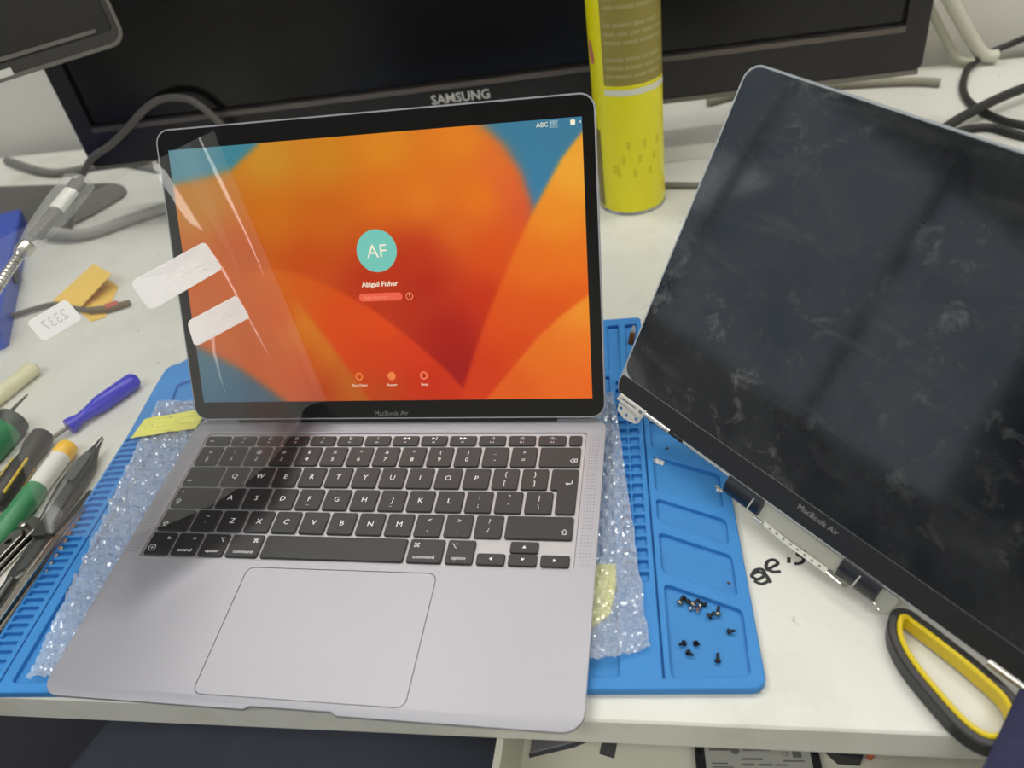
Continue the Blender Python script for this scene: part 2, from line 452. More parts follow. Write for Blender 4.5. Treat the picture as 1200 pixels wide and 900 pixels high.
for j in range(NV + 1):
    for i in range(NU + 1):
        u, v = i / NU, j / NV
        x, y = bub_xy(u, v)
        wx, wy, _ = inv_lap @ Vector((x, y, 0))
        # how far outside the laptop's footprint
        d = max(-148 - wx, wx - 148, 14 - wy, wy - 205)
        k = min(1, max(0, (d + 2) / 5))
        p = 8.2
        xx, yy = x + 1.6 * noise.noise(Vector((x * .09, y * .09, 7))), y + 1.6 * noise.noise(Vector((x * .09, y * .09, 17)))
        rr = round(yy / (p * .866)); cxx = (xx / p - (rr % 2) * .5); fx = (cxx - round(cxx)) * p; fy = yy - rr * p * .866
        q = 1 - (fx * fx + fy * fy) / 15.0
        amp = 0.55 + 0.9 * noise.noise(Vector((round(cxx) * .83, rr * .77, 1.3)))
        bumpz = 2.2 * math.sqrt(q) * max(0.15, amp + .35) if q > 0 else 0
        cr = 1.5 * (0.45 - abs(noise.noise(Vector((x * .20, y * .20, 0))))) + 1.1 * (0.4 - abs(noise.noise(Vector((x * .47, y * .47, 5))))) + .9 * noise.noise(Vector((x * .8, y * .8, 8)))
        wave = 0.9 * math.sin((x * .45 + y) * 0.42 + 3 * noise.noise(Vector((x * .03, y * .03, 9)))) if x < 120 else 0.3
        z = 5.45 + k * (0.9 + bumpz + cr + 0.7 * wave)
        V.append((x, y, max(5.35, z)))
for j in range(NV):
    for i in range(NU):
        a = j * (NU + 1) + i
        F.append((a, a + 1, a + NU + 2, a + NU + 1))
bw = thing('bubble_wrap_sheet', 'clear crinkled bubble wrap with yellow tape strips lying between mat and laptop', 'bubble wrap', (-205.5, -0.5, 0.3), (0, 0, R(4.3)))
part('film', (V, F), m_bub, bw, smooth=14)
def tape(poly, zb=9.8, am=1.0):
    a, b_, c, d = [Vector(p) for p in poly]; V2, F2 = [], []; n1, n2 = 14, 30
    for j in range(n2 + 1):
        for i in range(n1 + 1):
            s, t = i / n1, j / n2
            q = (a * (1 - s) + b_ * s) * (1 - t) + (d * (1 - s) + c * s) * t
            z = zb + am * 0.9 * noise.noise(Vector((q.x * .25, q.y * .25, 2))) + am * 0.5 * noise.noise(Vector((q.x * .8, q.y * .8, 2)))
            V2.append((q.x, q.y, z)); 
    for j in range(n2):
        for i in range(n1):
            k = j * (n1 + 1) + i; F2.append((k, k + 1, k + n1 + 2, k + n1 + 1))
    o = len(V2); V3 = V2 + [(x, y, z - 0.25) for x, y, z in V2]
    return V3, F2 + [tuple(reversed([i + o for i in q])) for q in F2]
part('tape_strip', tape([(9, 206), (60, 213), (62, 236), (11, 228)]), m_tape, bw, smooth=60)
m_tape2 = mat('yellow_tape_under_film', (236, 234, 96), 0.4, var=0.12, vscale=120)
part('tape_strip', tape([(346, 24), (370.5, 44), (377, 78), (346, 78)], 4.4, 0.4), m_tape2, bw, smooth=60)

# ================================================================== LAPTOP
m_alu = mat('space_grey_aluminium', (171, 170, 178), 0.5, metal=0.5, bump=0.02, bscale=2500)
m_well = mat('keyboard_well_aluminium', (176, 175, 178), 0.5, metal=0.8)
m_key = mat('key_plastic', (38, 37, 38), 0.42, spec=0.5, rvar=0.06, vscale=60)
m_leg_w = mat('key_legend_white', (225, 226, 228), 0.5, emit=(225, 228, 235), estr=0.12)
m_pad = mat('trackpad_glass', (172, 171, 179), 0.5, metal=0.48)
m_dark = mat('dark_gap', (28, 28, 30), 0.6)
m_bezel = mat('bezel_glass', (14, 12, 12), 0.12, spec=0.5)
m_txtg = mat('bezel_lettering', (120, 118, 118), 0.4)
LT = R(2.9)
lap = thing('laptop', 'open grey laptop with orange petal login screen standing on bubble wrap', 'laptop', (0, 0, 10), (LT, 0, 0))
def base_outline(ins=0.0):
    p = [(-27.5, 0), (-24.5, 1.9), (21.5, 1.9), (24.5, 0)]
    r = 11
    for cx, cy, a0 in ((152 - r, r, 270), (152 - r, 214 - r, 0), (-152 + r, 214 - r, 90), (-152 + r, r, 180)):
        for k in range(7):
            a = R(a0 + 90 * k / 6); p.append((cx + r * math.cos(a), cy + r * math.sin(a)))
    return offset(ccw(p), ins) if ins else ccw(p)
rings = [(base_outline(0.5), lambda y: 0.0), (base_outline(0.15), lambda y: -0.15), (base_outline(0), lambda y: -0.6), (base_outline(0.1), lambda y: -2.2),
         (base_outline(3.0), lambda y: -3.0 - 0.035 * y), (base_outline(9.0), lambda y: -3.9 - 0.0505 * y)]
V, F = [], []
n = len(rings[0][0])
for p, zf in rings:
    V += [(x, y, zf(y)) for x, y in p]
for k in range(len(rings) - 1):
    for i in range(n):
        F.append((k * n + i, k * n + (i + 1) % n, (k + 1) * n + (i + 1) % n, (k + 1) * n + i))
F.append(tuple((len(rings) - 1) * n + i for i in range(n)))
well = rrect(-139.2, 139.2, 92.6, 200.4, 2.2, 3)
padh = rrect(-60.5, 60.5, 6.1, 87.2, 5.2, 4)
hinge_cut = rrect(-118.5, 118.5, 210.8, 213.2, 0.6, 2)
wi = ccw(well); wo = offset(wi, -0.5); nn = len(wi)
g = join((V, F), fill([rings[0][0], wo, padh, ccw(hinge_cut)], 0.0),
         ([(x, y, 0) for x, y in wo] + [(x, y, -0.5) for x, y in wi], [(i, (i + 1) % nn, nn + (i + 1) % nn, nn + i) for i in range(nn)]),
         walls(wi, -0.5, -1.3), walls(padh, -1.6, 0), walls(hinge_cut, -3.0, 0))
part('base', g, m_alu, lap)
part('keyboard_well', fill([wi], -1.3), m_well, lap)
part('trackpad_gap', fill([padh], -0.5), m_dark, lap)
part('hinge_slot', fill([ccw(hinge_cut)], -2.9), m_dark, lap)
part('trackpad', prism(rrect(-60.1, 60.1, 6.5, 86.8, 4.8, 4), -0.45, -0.05, 0.12), m_pad, lap)
# speaker grilles: rows of tiny perforations beside the keyboard
for sx in (-1, 1):
    g = []
    for r_ in range(40):
        for c_ in range(4):
            cx_, cy_ = sx * (142.6 + 1.75 * c_), 96 + 2.55 * r_
            g.append(([(cx_ + .42 * math.cos(a), cy_ + .42 * math.sin(a), .04) for a in (0, 1.257, 2.513, 3.77, 5.027)], [(0, 1, 2, 3, 4)]))
    o = part('speaker_grille', join(*g), mat('grille_hole', (124, 123, 127), 0.6), lap, smooth=0)
# keys
keycache = {}
def key_mesh(wd, ht):
    k = (round(wd, 2), round(ht, 2))
    if k not in keycache:
        keycache[k] = mesh_of('key', prism(rrect(-wd / 2, wd / 2, -ht / 2, ht / 2, 1.3, 3), -1.2, 0.25, 0.28), m_key)
    return keycache[k]
for u0, wu, cy, ht, legs in KEYS:
    wd = wu * U - 2.1
    cx = (u0 + wu / 2 - 7.25) * U
    k = part('key', key_mesh(wd, ht), None, lap, (cx, cy, 0))
    if legs:
        part('legend', join(*[txt(s, z, dx, dy, 0.30) for s, dx, dy, z in legs]), m_leg_w, k, smooth=0)
xa, xb, xc = (13.5 - 7.25) * U + 1.05, (13.75 - 7.25) * U + 1.05, (14.5 - 7.25) * U - 1.05
yb, ym, yt = ROWY[2] - RP / 2 + 1.05, ROWY[1] - RP / 2 + 1.05, ROWY[1] + RP / 2 - 1.05
k = part('key', prism(roundp([(xb, yb), (xc, yb), (xc, yt), (xa, yt), (xa, ym), (xb, ym)], 1.6), -1.2, 0.25, 0.28), m_key, lap)
part('legend', txt('↵', 5.4, (xa + xc) / 2 + 3, ROWY[1] - 3.6, 0.30), m_leg_w, k, smooth=0)
# lid
LA = R(59.661)
ex, ey = Vector((1, 0, 0)), Vector((0, math.cos(LA), math.sin(LA)))
ez = ex.cross(ey)
LM = Matrix.Identity(4)
for i in range(3):
    LM[i][0], LM[i][1], LM[i][2] = ex[i], ey[i], ez[i]
LM.translation = Vector((0, 217.08, 15.27)) - ey * 0.0
LL = lambda g: xf(g, LM)
TOP, BOT = 193.2, -13.4
def lid_housing(w2, y0, y1):
    p = rrect(-w2, w2, y0, y1, 10, 6)
    p2 = offset(ccw(p), 4)
    n = len(p); a = ccw(p)
    rings = [(offset(a, 0.9), -0.1), (offset(a, 0.25), 0.0), (a, -0.5), (a, -2.2), (offset(a, 3), -3.9), (offset(a, 9), -4.4)]
    V, F = [], []
    for q, z in rings: V += [(x, y, z) for x, y in q]
    for k in range(len(rings) - 1):
        for i in range(n): F.append((k * n + i, k * n + (i + 1) % n, (k + 1) * n + (i + 1) % n, (k + 1) * n + i))
    F.append(tuple(5 * n + i for i in range(n))); F.append(tuple(range(n)))
    return V, F
lid = part('lid', LL(lid_housing(152.0, BOT, TOP)), m_alu, lap)
part('bezel', LL(prism(rrect(-150.9, 150.9, BOT + 1, TOP - 1.1, 9, 6), -0.6, 0.06)), m_bezel, lid)
part('hinge_bar', tube([(-118, 213.6, 0.8), (118, 213.6, 0.8)], 3.0, 16), mat('hinge_plastic', (26, 24, 24), 0.4), lap)

# the lit picture: soft orange petals over blue, painted as a colour attribute
def hom(src, dst):
    A = []
    for (x, y), (u, v) in zip(src, dst):
        A.append([x, y, 1, 0, 0, 0, -u * x, -u * y]); A.append([0, 0, 0, x, y, 1, -v * x, -v * y])
    h = np.linalg.solve(np.array(A, float), np.array(dst, float).ravel()); return np.append(h, 1).reshape(3, 3)
SWX, SWY = 143.25, 179.1
Hm = hom([(-SWX, SWY), (SWX, SWY), (SWX, 0), (-SWX, 0)], [(38, 127), (1115, 38), (1145, 768), (130, 780)])
NX, NY = 400, 250
xs = np.linspace(-SWX, SWX, NX + 1); ys = np.linspace(0, SWY, NY + 1)
GX, GY = np.meshgrid(xs, ys)
q = Hm @ np.stack([GX.ravel(), GY.ravel(), np.ones(GX.size)])
PX, PY = q[0] / q[2], q[1] / q[2]
def idw(anchors, pw=3.0):
    num = np.zeros((PX.size, 3)); den = np.zeros(PX.size)
    for x, y, c in anchors:
        d = ((PX - x) ** 2 + (PY - y) ** 2 + 2200.0) ** (pw / 2); num += np.array(c)[None, :] / d[:, None]; den += 1 / d
    return num / den[:, None]
def soft(d, wd): return 1 / (1 + np.exp(-np.clip(d / wd, -30, 30)))
img = idw([(90, 150, (92, 138, 148)), (220, 140, (64, 130, 146)), (900, 90, (62, 124, 152)), (1050, 90, (64, 124, 152)), (990, 220, (62, 126, 162)), (200, 740, (66, 104, 122)), (150, 680, (74, 108, 122)), (320, 770, (62, 92, 108))])
def layer(mask, col):
    global img
    img = img * (1 - mask[:, None]) + col * mask[:, None]
yb_ = np.interp(PX, [0, 60, 130, 200, 235, 270, 300, 330], [232, 214, 198, 178, 145, 112, 60, -400])
xr_ = np.interp(PY, [20, 65, 110, 180, 275, 400, 800], [800, 862, 912, 957, 990, 1012, 1100])
layer(soft(PY - yb_, 5) * soft(xr_ - PX, 6 + np.clip(200 - PY, 0, 200) * .04),
      idw([(130, 260, (190, 128, 48)), (300, 150, (203, 142, 42)), (450, 150, (206, 132, 30)), (600, 120, (222, 137, 32)), (800, 100, (230, 132, 32)), (900, 150, (228, 112, 45)),
           (930, 220, (226, 100, 50)), (970, 280, (216, 86, 50)), (300, 300, (206, 112, 22)), (450, 300, (203, 98, 20)), (400, 420, (198, 74, 18)), (600, 250, (222, 112, 24)),
           (700, 250, (230, 126, 32)), (850, 250, (236, 126, 26)), (790, 330, (222, 104, 30)), (700, 400, (190, 52, 22)), (640, 420, (188, 50, 20)), (700, 470, (176, 36, 20)), (880, 400, (222, 78, 18)),
           (860, 520, (200, 48, 18)), (780, 600, (168, 28, 20)), (800, 700, (158, 22, 20)), (560, 470, (186, 50, 20)), (120, 450, (188, 96, 32)), (230, 380, (192, 84, 30)), (950, 380, (222, 84, 24))]))
ya_ = np.interp(PX, [120, 200, 300, 330, 400, 450, 500, 560, 620, 680, 760, 825, 860], [520, 470, 430, 436, 452, 474, 500, 532, 575, 622, 692, 762, 830])
layer(soft(PY - ya_, 3), idw([(330, 470, (206, 100, 30)), (400, 480, (212, 88, 22)), (500, 550, (218, 74, 20)), (600, 650, (208, 62, 20)), (700, 720, (198, 46, 20)), (600, 580, (226, 76, 24)), (680, 650, (216, 58, 24)), (600, 760, (186, 70, 24))]))
xf_ = np.interp(PY, [440, 470, 480, 530, 580, 640, 690, 770, 800], [290, 325, 340, 383, 424, 468, 505, 562, 585])
layer(soft(xf_ - PX, 4) * soft(PY - 478 + (330 - PX) * .35, 6), idw([(395, 570, (214, 130, 36)), (450, 640, (208, 122, 34)), (510, 720, (196, 104, 32)), (340, 560, (204, 82, 26)), (400, 680, (200, 74, 26)), (450, 750, (176, 58, 26)), (250, 650, (190, 84, 34)), (200, 600, (190, 96, 42)), (540, 765, (186, 92, 30))]))
yc_ = np.interp(PX, [60, 130, 220, 300, 345, 420, 500], [610, 643, 690, 745, 780, 860, 940])
layer(soft(PY - yc_, 6), idw([(150, 680, (74, 108, 124)), (250, 760, (58, 92, 112)), (320, 775, (60, 86, 100))]))
xp_ = np.interp(PY, [20, 75, 110, 150, 280, 430, 570, 730, 790], [1165, 1118, 1090, 1060, 990, 921, 864, 811, 796])
layer(soft(PX - xp_, 3), idw([(1090, 180, (242, 168, 54)), (1050, 300, (240, 144, 38)), (1000, 420, (234, 112, 28)), (1100, 420, (236, 118, 28)), (950, 560, (224, 82, 22)), (1100, 500, (230, 92, 22)), (870, 700, (208, 56, 20)), (950, 640, (216, 70, 20)), (1040, 560, (222, 80, 22))]))
yl_ = np.interp(PX, [840, 870, 1000, 1060, 1135, 1170], [800, 768, 612, 556, 500, 474])
layer(soft(PY - yl_, 3), idw([(1120, 540, (242, 148, 44)), (1000, 640, (232, 114, 30)), (950, 740, (224, 92, 28)), (1100, 720, (234, 102, 30)), (1120, 640, (238, 118, 34))]))
img = np.clip(img, 0, 255) / 255.0
img = np.where(img <= 0.04045, img / 12.92, ((img + 0.055) / 1.055) ** 2.4)
V = np.stack([GX.ravel(), GY.ravel(), np.full(GX.size, 0.12), np.ones(GX.size)])
V = (np.array(LM) @ V)[:3].T * MM
ii = (np.arange(NY)[:, None] * (NX + 1) + np.arange(NX)[None, :]).ravel()
F = np.stack([ii, ii + 1, ii + NX + 2, ii + NX + 1], 1)
me = bpy.data.meshes.new('screen'); me.from_pydata(V.tolist(), [], F.tolist())
ca = me.color_attributes.new('picture', 'FLOAT_COLOR', 'POINT')
ca.data.foreach_set('color', np.concatenate([img, np.ones((img.shape[0], 1))], 1).astype(np.float32).ravel())
m_scr = bpy.data.materials.new('lit_screen'); m_scr.use_nodes = True
nt = m_scr.node_tree; b = nt.nodes['Principled BSDF']
b.inputs['Base Color'].default_value = (0.002, 0.002, 0.002, 1); b.inputs['Roughness'].default_value = 0.12; b.inputs['Specular IOR Level'].default_value = 0.3
at = nt.nodes.new('ShaderNodeAttribute'); at.attribute_name = 'picture'
nt.links.new(at.outputs['Color'], b.inputs['Emission Color']); b.inputs['Emission Strength'].default_value = 1.15
me.materials.append(m_scr)
part('screen', me, None, lid)
def disc(x, y, r, z, n=32, rx=1.0):
    return [(x + rx * r * math.cos(2 * math.pi * k / n), y + r * math.sin(2 * math.pi * k / n), z) for k in range(n)], [tuple(range(n))]
def ring(x, y, r, wd, z, n=28):
    V = []
    for rr in (r, r - wd):
        V += [(x + rr * math.cos(2 * math.pi * k / n), y + rr * math.sin(2 * math.pi * k / n), z) for k in range(n)]
    return V, [(k, (k + 1) % n, n + (k + 1) % n, n + k) for k in range(n)]
def glow(name, col, s=1.15): return mat(name, (2, 2, 2), 0.3, emit=col, estr=s)
m_white_ui = glow('screen_white', (250, 240, 215))
part('avatar_disc', LL(disc(1.6, 103.7, 14.3, 0.2)), glow('screen_teal', (118, 200, 184)), lid, smooth=0, label='teal avatar circle')
part('avatar_initials', LL(txt('AF', 12.6, 1.6, 103.0, 0.28)), m_white_ui, lid, smooth=0)
part('user_name', LL(txt('\x01Abigail Fisher', 5, 1.6, 81.2, 0.2, width=26)), m_white_ui, lid, smooth=0)
part('password_field', LL(fill([rrect(-14.2, 17.0, 69.9, 75.3, 2.65, 6)], 0.2)), glow('screen_pill', (240, 98, 72)), lid, smooth=0)
part('password_hint', LL(txt('Enter Password', 2.6, -2.0, 72.5, 0.28)), glow('screen_pill_text', (250, 150, 115)), lid, smooth=0)
part('help_button', LL(join(ring(22.1, 72.4, 2.5, 0.4, 0.2), txt('?', 3.0, 22.1, 72.4, 0.2))), glow('screen_peach', (244, 170, 120)), lid, smooth=0)
for (x, s, c) in ((-19.8, 'Shut Down', (235, 130, 60)), (4.2, 'Restart', (240, 130, 70)), (27.6, 'Sleep', (245, 130, 95))):
    gm = glow('screen_icon_' + s, c)
    if s == 'Restart': part('power_icon', LL(disc(x, 17.4, 2.9, 0.2)), gm, lid, smooth=0)
    else: part('power_icon', LL(ring(x, 17.4, 2.8, 1.0, 0.2)), gm, lid, smooth=0)
    part('power_caption', LL(txt(s, 2.5, x, 11.2, 0.2)), m_white_ui, lid, smooth=0)
part('menu_text', LL(txt('ABC', 4.0, 118.2, 175.9, 0.2)), m_white_ui, lid, smooth=0)
g = []
for r_ in range(2):
    for c_ in range(3): g.append(fill([rrect(123.2 + 1.7 * c_, 124.4 + 1.7 * c_, 174.8 + 1.5 * r_, 175.9 + 1.5 * r_, .1, 1)], 0.2))
g.append(join(fill([rrect(122.6, 128.4, 173.9, 174.2, .1, 1)], 0.2), fill([rrect(122.6, 128.4, 177.7, 178, .1, 1)], 0.2)))
part('keyboard_icon', LL(join(*g)), glow('screen_dim', (170, 196, 200)), lid, smooth=0)
part('battery_icon', LL(join(fill([rrect(136.0, 139.0, 174.6, 177.6, .5, 2)], 0.2), walls(rrect(135.6, 141.6, 174.2, 178.0, .9, 2), 0.2, 0.35), fill([rrect(142, 142.6, 175.4, 176.8, .2, 1)], 0.2))), m_white_ui, lid, smooth=0)
part('chin_lettering', LL(txt('MacBook Air', 4, 1.6, -9.4, 0.09, width=25)), m_txtg, lid, smooth=0)

# ================================================================== LOOSE DISPLAY
m_silver = mat('display_aluminium', (196, 196, 192), 0.36, metal=0.85)
m_glass2 = bpy.data.materials.new('smudged_black_glass'); m_glass2.use_nodes = True
nt = m_glass2.node_tree; b = nt.nodes['Principled BSDF']
tc = nt.nodes.new('ShaderNodeTexCoord')
def nz(scale, lo, hi, detail=6, dist=0.0, rough=0.6, stretch=None):
    n = nt.nodes.new('ShaderNodeTexNoise'); n.inputs['Scale'].default_value = scale; n.inputs['Detail'].default_value = detail
    n.inputs['Distortion'].default_value = dist; n.inputs['Roughness'].default_value = rough
    src = tc.outputs['Object']
    if stretch:
        mp = nt.nodes.new('ShaderNodeMapping'); mp.inputs['Scale'].default_value = stretch[0]; mp.inputs['Rotation'].default_value = stretch[1]
        nt.links.new(src, mp.inputs[0]); src = mp.outputs[0]
    nt.links.new(src, n.inputs['Vector'])
    r = nt.nodes.new('ShaderNodeMapRange'); r.inputs[1].default_value = lo; r.inputs[2].default_value = hi
    nt.links.new(n.outputs['Fac'], r.inputs[0]); return r.outputs[0]
def mth(op, a, b_):
    k = nt.nodes.new('ShaderNodeMath'); k.operation = op
    for i, v in enumerate((a, b_)):
        if isinstance(v, (int, float)): k.inputs[i].default_value = v
        else: nt.links.new(v, k.inputs[i])
    return k.outputs[0]
cloud = nz(16, 0.35, 0.8, 5, 0.4)
fleck = mth('MULTIPLY', nz(60, 0.55, 0.74, 6, 0.6, 0.7), nz(11, 0.42, 0.6, 3))
streak = mth('MULTIPLY', nz(26, 0.56, 0.8, 4, 0.3, 0.6, ((0.5, 2.6, 1), (0, 0, 0.35))), 0.6)
dust = mth('MULTIPLY', nz(420, 0.74, 0.80, 2), nz(8, 0.5, 0.6, 2))
haze = mth('ADD', mth('MULTIPLY', cloud, 0.22), mth('ADD', mth('MULTIPLY', fleck, 0.75), mth('ADD', mth('MULTIPLY', streak, 0.3), dust)))
mx = nt.nodes.new('ShaderNodeMixRGB'); mx.inputs[1].default_value = (0.002, 0.003, 0.006, 1); mx.inputs[2].default_value = (0.16, 0.16, 0.15, 1)
nt.links.new(haze, mx.inputs[0]); nt.links.new(mx.outputs[0], b.inputs['Base Color'])
rg = mth('ADD', 0.05, mth('MULTIPLY', haze, 0.25)); nt.links.new(rg, b.inputs['Roughness'])
b.inputs['Specular IOR Level'].default_value = 0.5
m_steel = mat('bright_steel', (206, 204, 198), 0.25, metal=1.0)
m_blackp = mat('black_hinge_plastic', (26, 26, 30), 0.28, spec=0.6)
DM = Matrix(((0.7302804, 0.3867068, -0.5631592, 0), (-0.6746682, 0.2787762, -0.6834520, 0), (-0.1073001, 0.8790572, 0.4644836, 0), (0, 0, 0, 1)))
disp = thing('display_assembly', 'dusty black laptop display panel removed from its base, bare hinges along lower edge', 'display panel', (268.71, 112.87, 25.33))
disp.rotation_euler = DM.to_euler()
part('housing', lid_housing(152.0, 0, 212), m_silver, disp)
part('glass', prism(rrect(-150.5, 150.5, 14.9, 210.4, 8.6, 6), -0.6, 0.08, 0.1), m_glass2, disp)
part('glass_rim', prism(offset(ccw(rrect(-150.8, 150.8, 14.8, 210.7, 8.9, 6)), 0), -0.7, 0.0), mat('black_gasket', (12, 12, 13), 0.5), disp)
chin = part('chin_strip', prism(roundp([(-151.2, 6), (-147, 1.0), (151, 1.0), (151.2, 14.6), (-151.2, 14.6)], 3), -0.6, 0.0, 0.1), mat('chin_plastic', (30, 29, 30), 0.35), disp)
part('lettering', txt('MacBook Air', 4, -0.7, 9.7, 0.06, width=25), mat('chin_lettering_grey', (140, 139, 136), 0.4), chin, smooth=0)
m_brk = mat('bracket_metal', (216, 214, 206), 0.35, metal=0.35)
br = part('hinge_bracket', join(prism([(-147.6, -2.2), (-146.0, 2.9), (-123.5, 2.6), (-124.5, -3.3)], -1.5, 1.2, 0.2, [rct(-144, -131, -0.2, 0.9, .3), rct(-128.5, -125.6, -1.2, 1.2, .3)]),
                                prism(roundp([(-145.8, -3.6), (-144.9, -9.1), (-142.5, -10.3), (-137.9, -11.6), (-129, -10.2), (-126.2, -8.2), (-125.6, -3.6)], 1.2), -1.6, -0.6, 0.15,
                                      [[(cx + 1.25 * math.cos(a * math.pi / 6), cy + 1.25 * math.sin(a * math.pi / 6)) for a in range(12)] for cx, cy in ((-142.6, -6.7), (-136.8, -8.6), (-129.2, -6.8))])), m_brk, disp)
part('hinge_rod', tube([(-124, 0.4, -0.3), (-103, 0.4, -0.3)], 1.9, 16), m_steel, disp)
part('edge_rail', tube([(-103, -0.4, -0.6), (-53, -0.6, -0.6)], 0.8, 8), m_steel, disp)
part('spring', join(*[tube([(-103 + k * 1.1, -0.9 + (k % 2) * 1.8, 0.2), (-102.4 + k * 1.1, 0.9 - (k % 2) * 1.8, 0.6)], 0.45, 5) for k in range(10)]), mat('spring_dark', (60, 58, 56), 0.35, metal=0.9), disp)
def clutch(x0, x1):
    V, F = [], []
    prof = [(1.0, -1.8), (0.6, 0.4), (-1.5, 1.2), (-5, 1.3), (-9, 0.6), (-11.4, -1.2), (-11.8, -3.2), (-9, -4.2), (-4, -4.2)]
    for x in (x0, x1):
        V += [(x, y, z) for y, z in prof]
    n = len(prof)
    F = [(k, (k + 1) % n, n + (k + 1) % n, n + k) for k in range(n)] + [tuple(range(n)), tuple(range(2 * n - 1, n - 1, -1))]
    return V, F
for x0, x1, sx in ((-56, -31.5, -37.6), (20.5, 43, 31)):
    cc = part('antenna_cover', clutch(x0, x1), m_blackp, disp, smooth=50)
    part('cover_seam', prism([(sx - .4, -10.5), (sx + .4, -10.5), (sx + 1.4, -2), (sx + .6, -2)], 1.0, 1.45), mat('seam_grey', (190, 188, 180), 0.4), cc)
    part('hinge_screw', join(xf(lathe([(0.0, 0), (1.5, 0), (1.5, 1.0), (0.7, 1.2), (0.7, 5.2), (0, 5.3)], 12), along((x0 - 3.4 if x0 < 0 else x1 + 4, -13.6, -2.0), (x0 + 2 if x0 < 0 else x1 - 1, -11.2, -2.0))),
                            box(x0 - 6 if x0 < 0 else x1 + 2, x0 - 1 if x0 < 0 else x1 + 7, -12.4, -11.4, -2.6, -1.6)), m_steel, cc)
m_beige = mat('clear_beige_plate', (196, 194, 180), 0.3, alpha=0.55)
part('beige_plate', prism([(-31, -11), (-30, -0.9), (21.6, -1.2), (20, -11)], -2.4, -1.8), m_beige, disp)  # half-clear beige sheet between the display edge and the white strip
fl = part('flex_strip', prism([(-26, -11.2), (-25.6, -13.6), (-12, -15.0), (16.4, -14.6), (16.0, -11.4), (-12, -12.2)], -2.2, -1.2, 0.1), mat('flex_white', (228, 226, 214), 0.4), disp)
for k in range(8):
    part('contact_pad', box(-22 + 4.7 * k, -20.6 + 4.7 * k, -13.4, -12.4, -1.2, -1.05), mat('pad_grey', (120, 118, 108), 0.4), fl)
part('flex_connector', xf(lathe([(0, 0), (1, 0), (1, 5), (0, 5)], 8), along((-32, -13.2, -2), (-26, -13.2, -2))), m_steel, disp)
part('flex_connector', xf(lathe([(0, 0), (.9, 0), (.9, 9), (0, 9)], 8), along((16, -13.6, -2), (24, -14.2, -2))), m_steel, disp)
part('end_plate', prism(roundp([(43, -10.7), (43, -1.0), (53, -1.0), (52, -12), (47, -14.5)], 2.5), -2.6, -1.4, 0.2), mat('plate_grey', (176, 174, 162), 0.35, metal=0.5), disp)
part('hinge_rod', tube([(98, 0.4, -0.3), (124, 0.4, -0.3)], 1.9, 16), m_steel, disp)

cb = thing('carton', 'plain grey cardboard carton propping up the loose display from behind', 'carton', (324, 131.5, 0.2), (0, 0, R(-39.5)))
m_card = mat('grey_card', (150, 148, 142), 0.7, var=0.05, vscale=30)
part('box_body', prism(rrect(-40, 24, 0, 90, 2, 2), 0, 92, 0.6), m_card, cb)
part('top_flap', prism(rrect(-40.4, 24.4, 1, 45, 1, 2), 92, 93, 0.2), m_card, cb)
part('top_flap', prism(rrect(-40.4, 24.4, 46, 90.4, 1, 2), 92, 93, 0.2), m_card, cb)

# ================================================================== PEELED FILM WITH STICKERS
FT = [(-106.8, 302.7, 204.8), (-111.7, 296.5, 204.2), (-121.0, 292.5, 201.9), (-140.4, 293.0, 195.3), (-169.0, 281.8, 187.6), (-190.6, 250.7, 185.7), (-213.5, 215.9, 183.6), (-237.3, 178.4, 180.7)]
FB = [(-45.1, 215.3, 36.9), (-51.0, 209.0, 40.1), (-59.1, 204.7, 38.3), (-62.2, 191.6, 31.7), (-67.6, 145.0, 38.2), (-93.1, 109.9, 39.3), (-125.4, 80.5, 49.1), (-152.4, 62.4, 72.4)]
def crom(Q, u):
    n = len(Q) - 1; x = u * n; i = min(max(int(x), 0), n - 1); t = x - i
    g = lambda k: Vector(Q[min(max(k, 0), n)])
    a, b_, c, d = g(i - 1), g(i), g(i + 1), g(i + 2)
    return .5 * ((2 * b_) + (c - a) * t + (2 * a - 5 * b_ + 4 * c - d) * t * t + (3 * b_ - a - 3 * c + d) * t ** 3)
def film_pt(u, v):
    a, b_ = crom(FT, u), crom(FB, u); return a + (b_ - a) * v
def film_n(u, v):
    du = film_pt(u + .004, v) - film_pt(u - .004, v); dv = film_pt(u, min(1, v + .01)) - film_pt(u, max(0, v - .01))
    n = du.cross(dv).normalized()
    return n if n.dot(Vector((198, -186, 383)) - film_pt(u, v)) > 0 else -n
m_film = bpy.data.materials.new('clear_film'); m_film.use_nodes = True
nt = m_film.node_tree; nt.nodes.remove(nt.nodes['Principled BSDF'])
out = nt.nodes['Material Output']
tr = nt.nodes.new('ShaderNodeBsdfTransparent'); gl = nt.nodes.new('ShaderNodeBsdfGlossy'); df = nt.nodes.new('ShaderNodeBsdfDiffuse')
gl.inputs['Roughness'].default_value = 0.06
df.inputs['Color'].default_value = (0.9, 0.9, 0.88, 1)
fr = nt.nodes.new('ShaderNodeFresnel'); fr.inputs['IOR'].default_value = 1.36
m1 = nt.nodes.new('ShaderNodeMixShader'); m2 = nt.nodes.new('ShaderNodeMixShader')
m1.inputs[0].default_value = 0.05
nt.links.new(tr.outputs[0], m1.inputs[1]); nt.links.new(df.outputs[0], m1.inputs[2])
nt.links.new(fr.outputs[0], m2.inputs[0]); nt.links.new(m1.outputs[0], m2.inputs[1]); nt.links.new(gl.outputs[0], m2.inputs[2])
nt.links.new(m2.outputs[0], out.inputs['Surface'])
O = film_pt(0, 1)
film = thing('protective_film', 'clear protective film peeling off the laptop lid with white stickers on it', 'film', tuple(O))
NU, NV = 70, 24
V, F = [], []
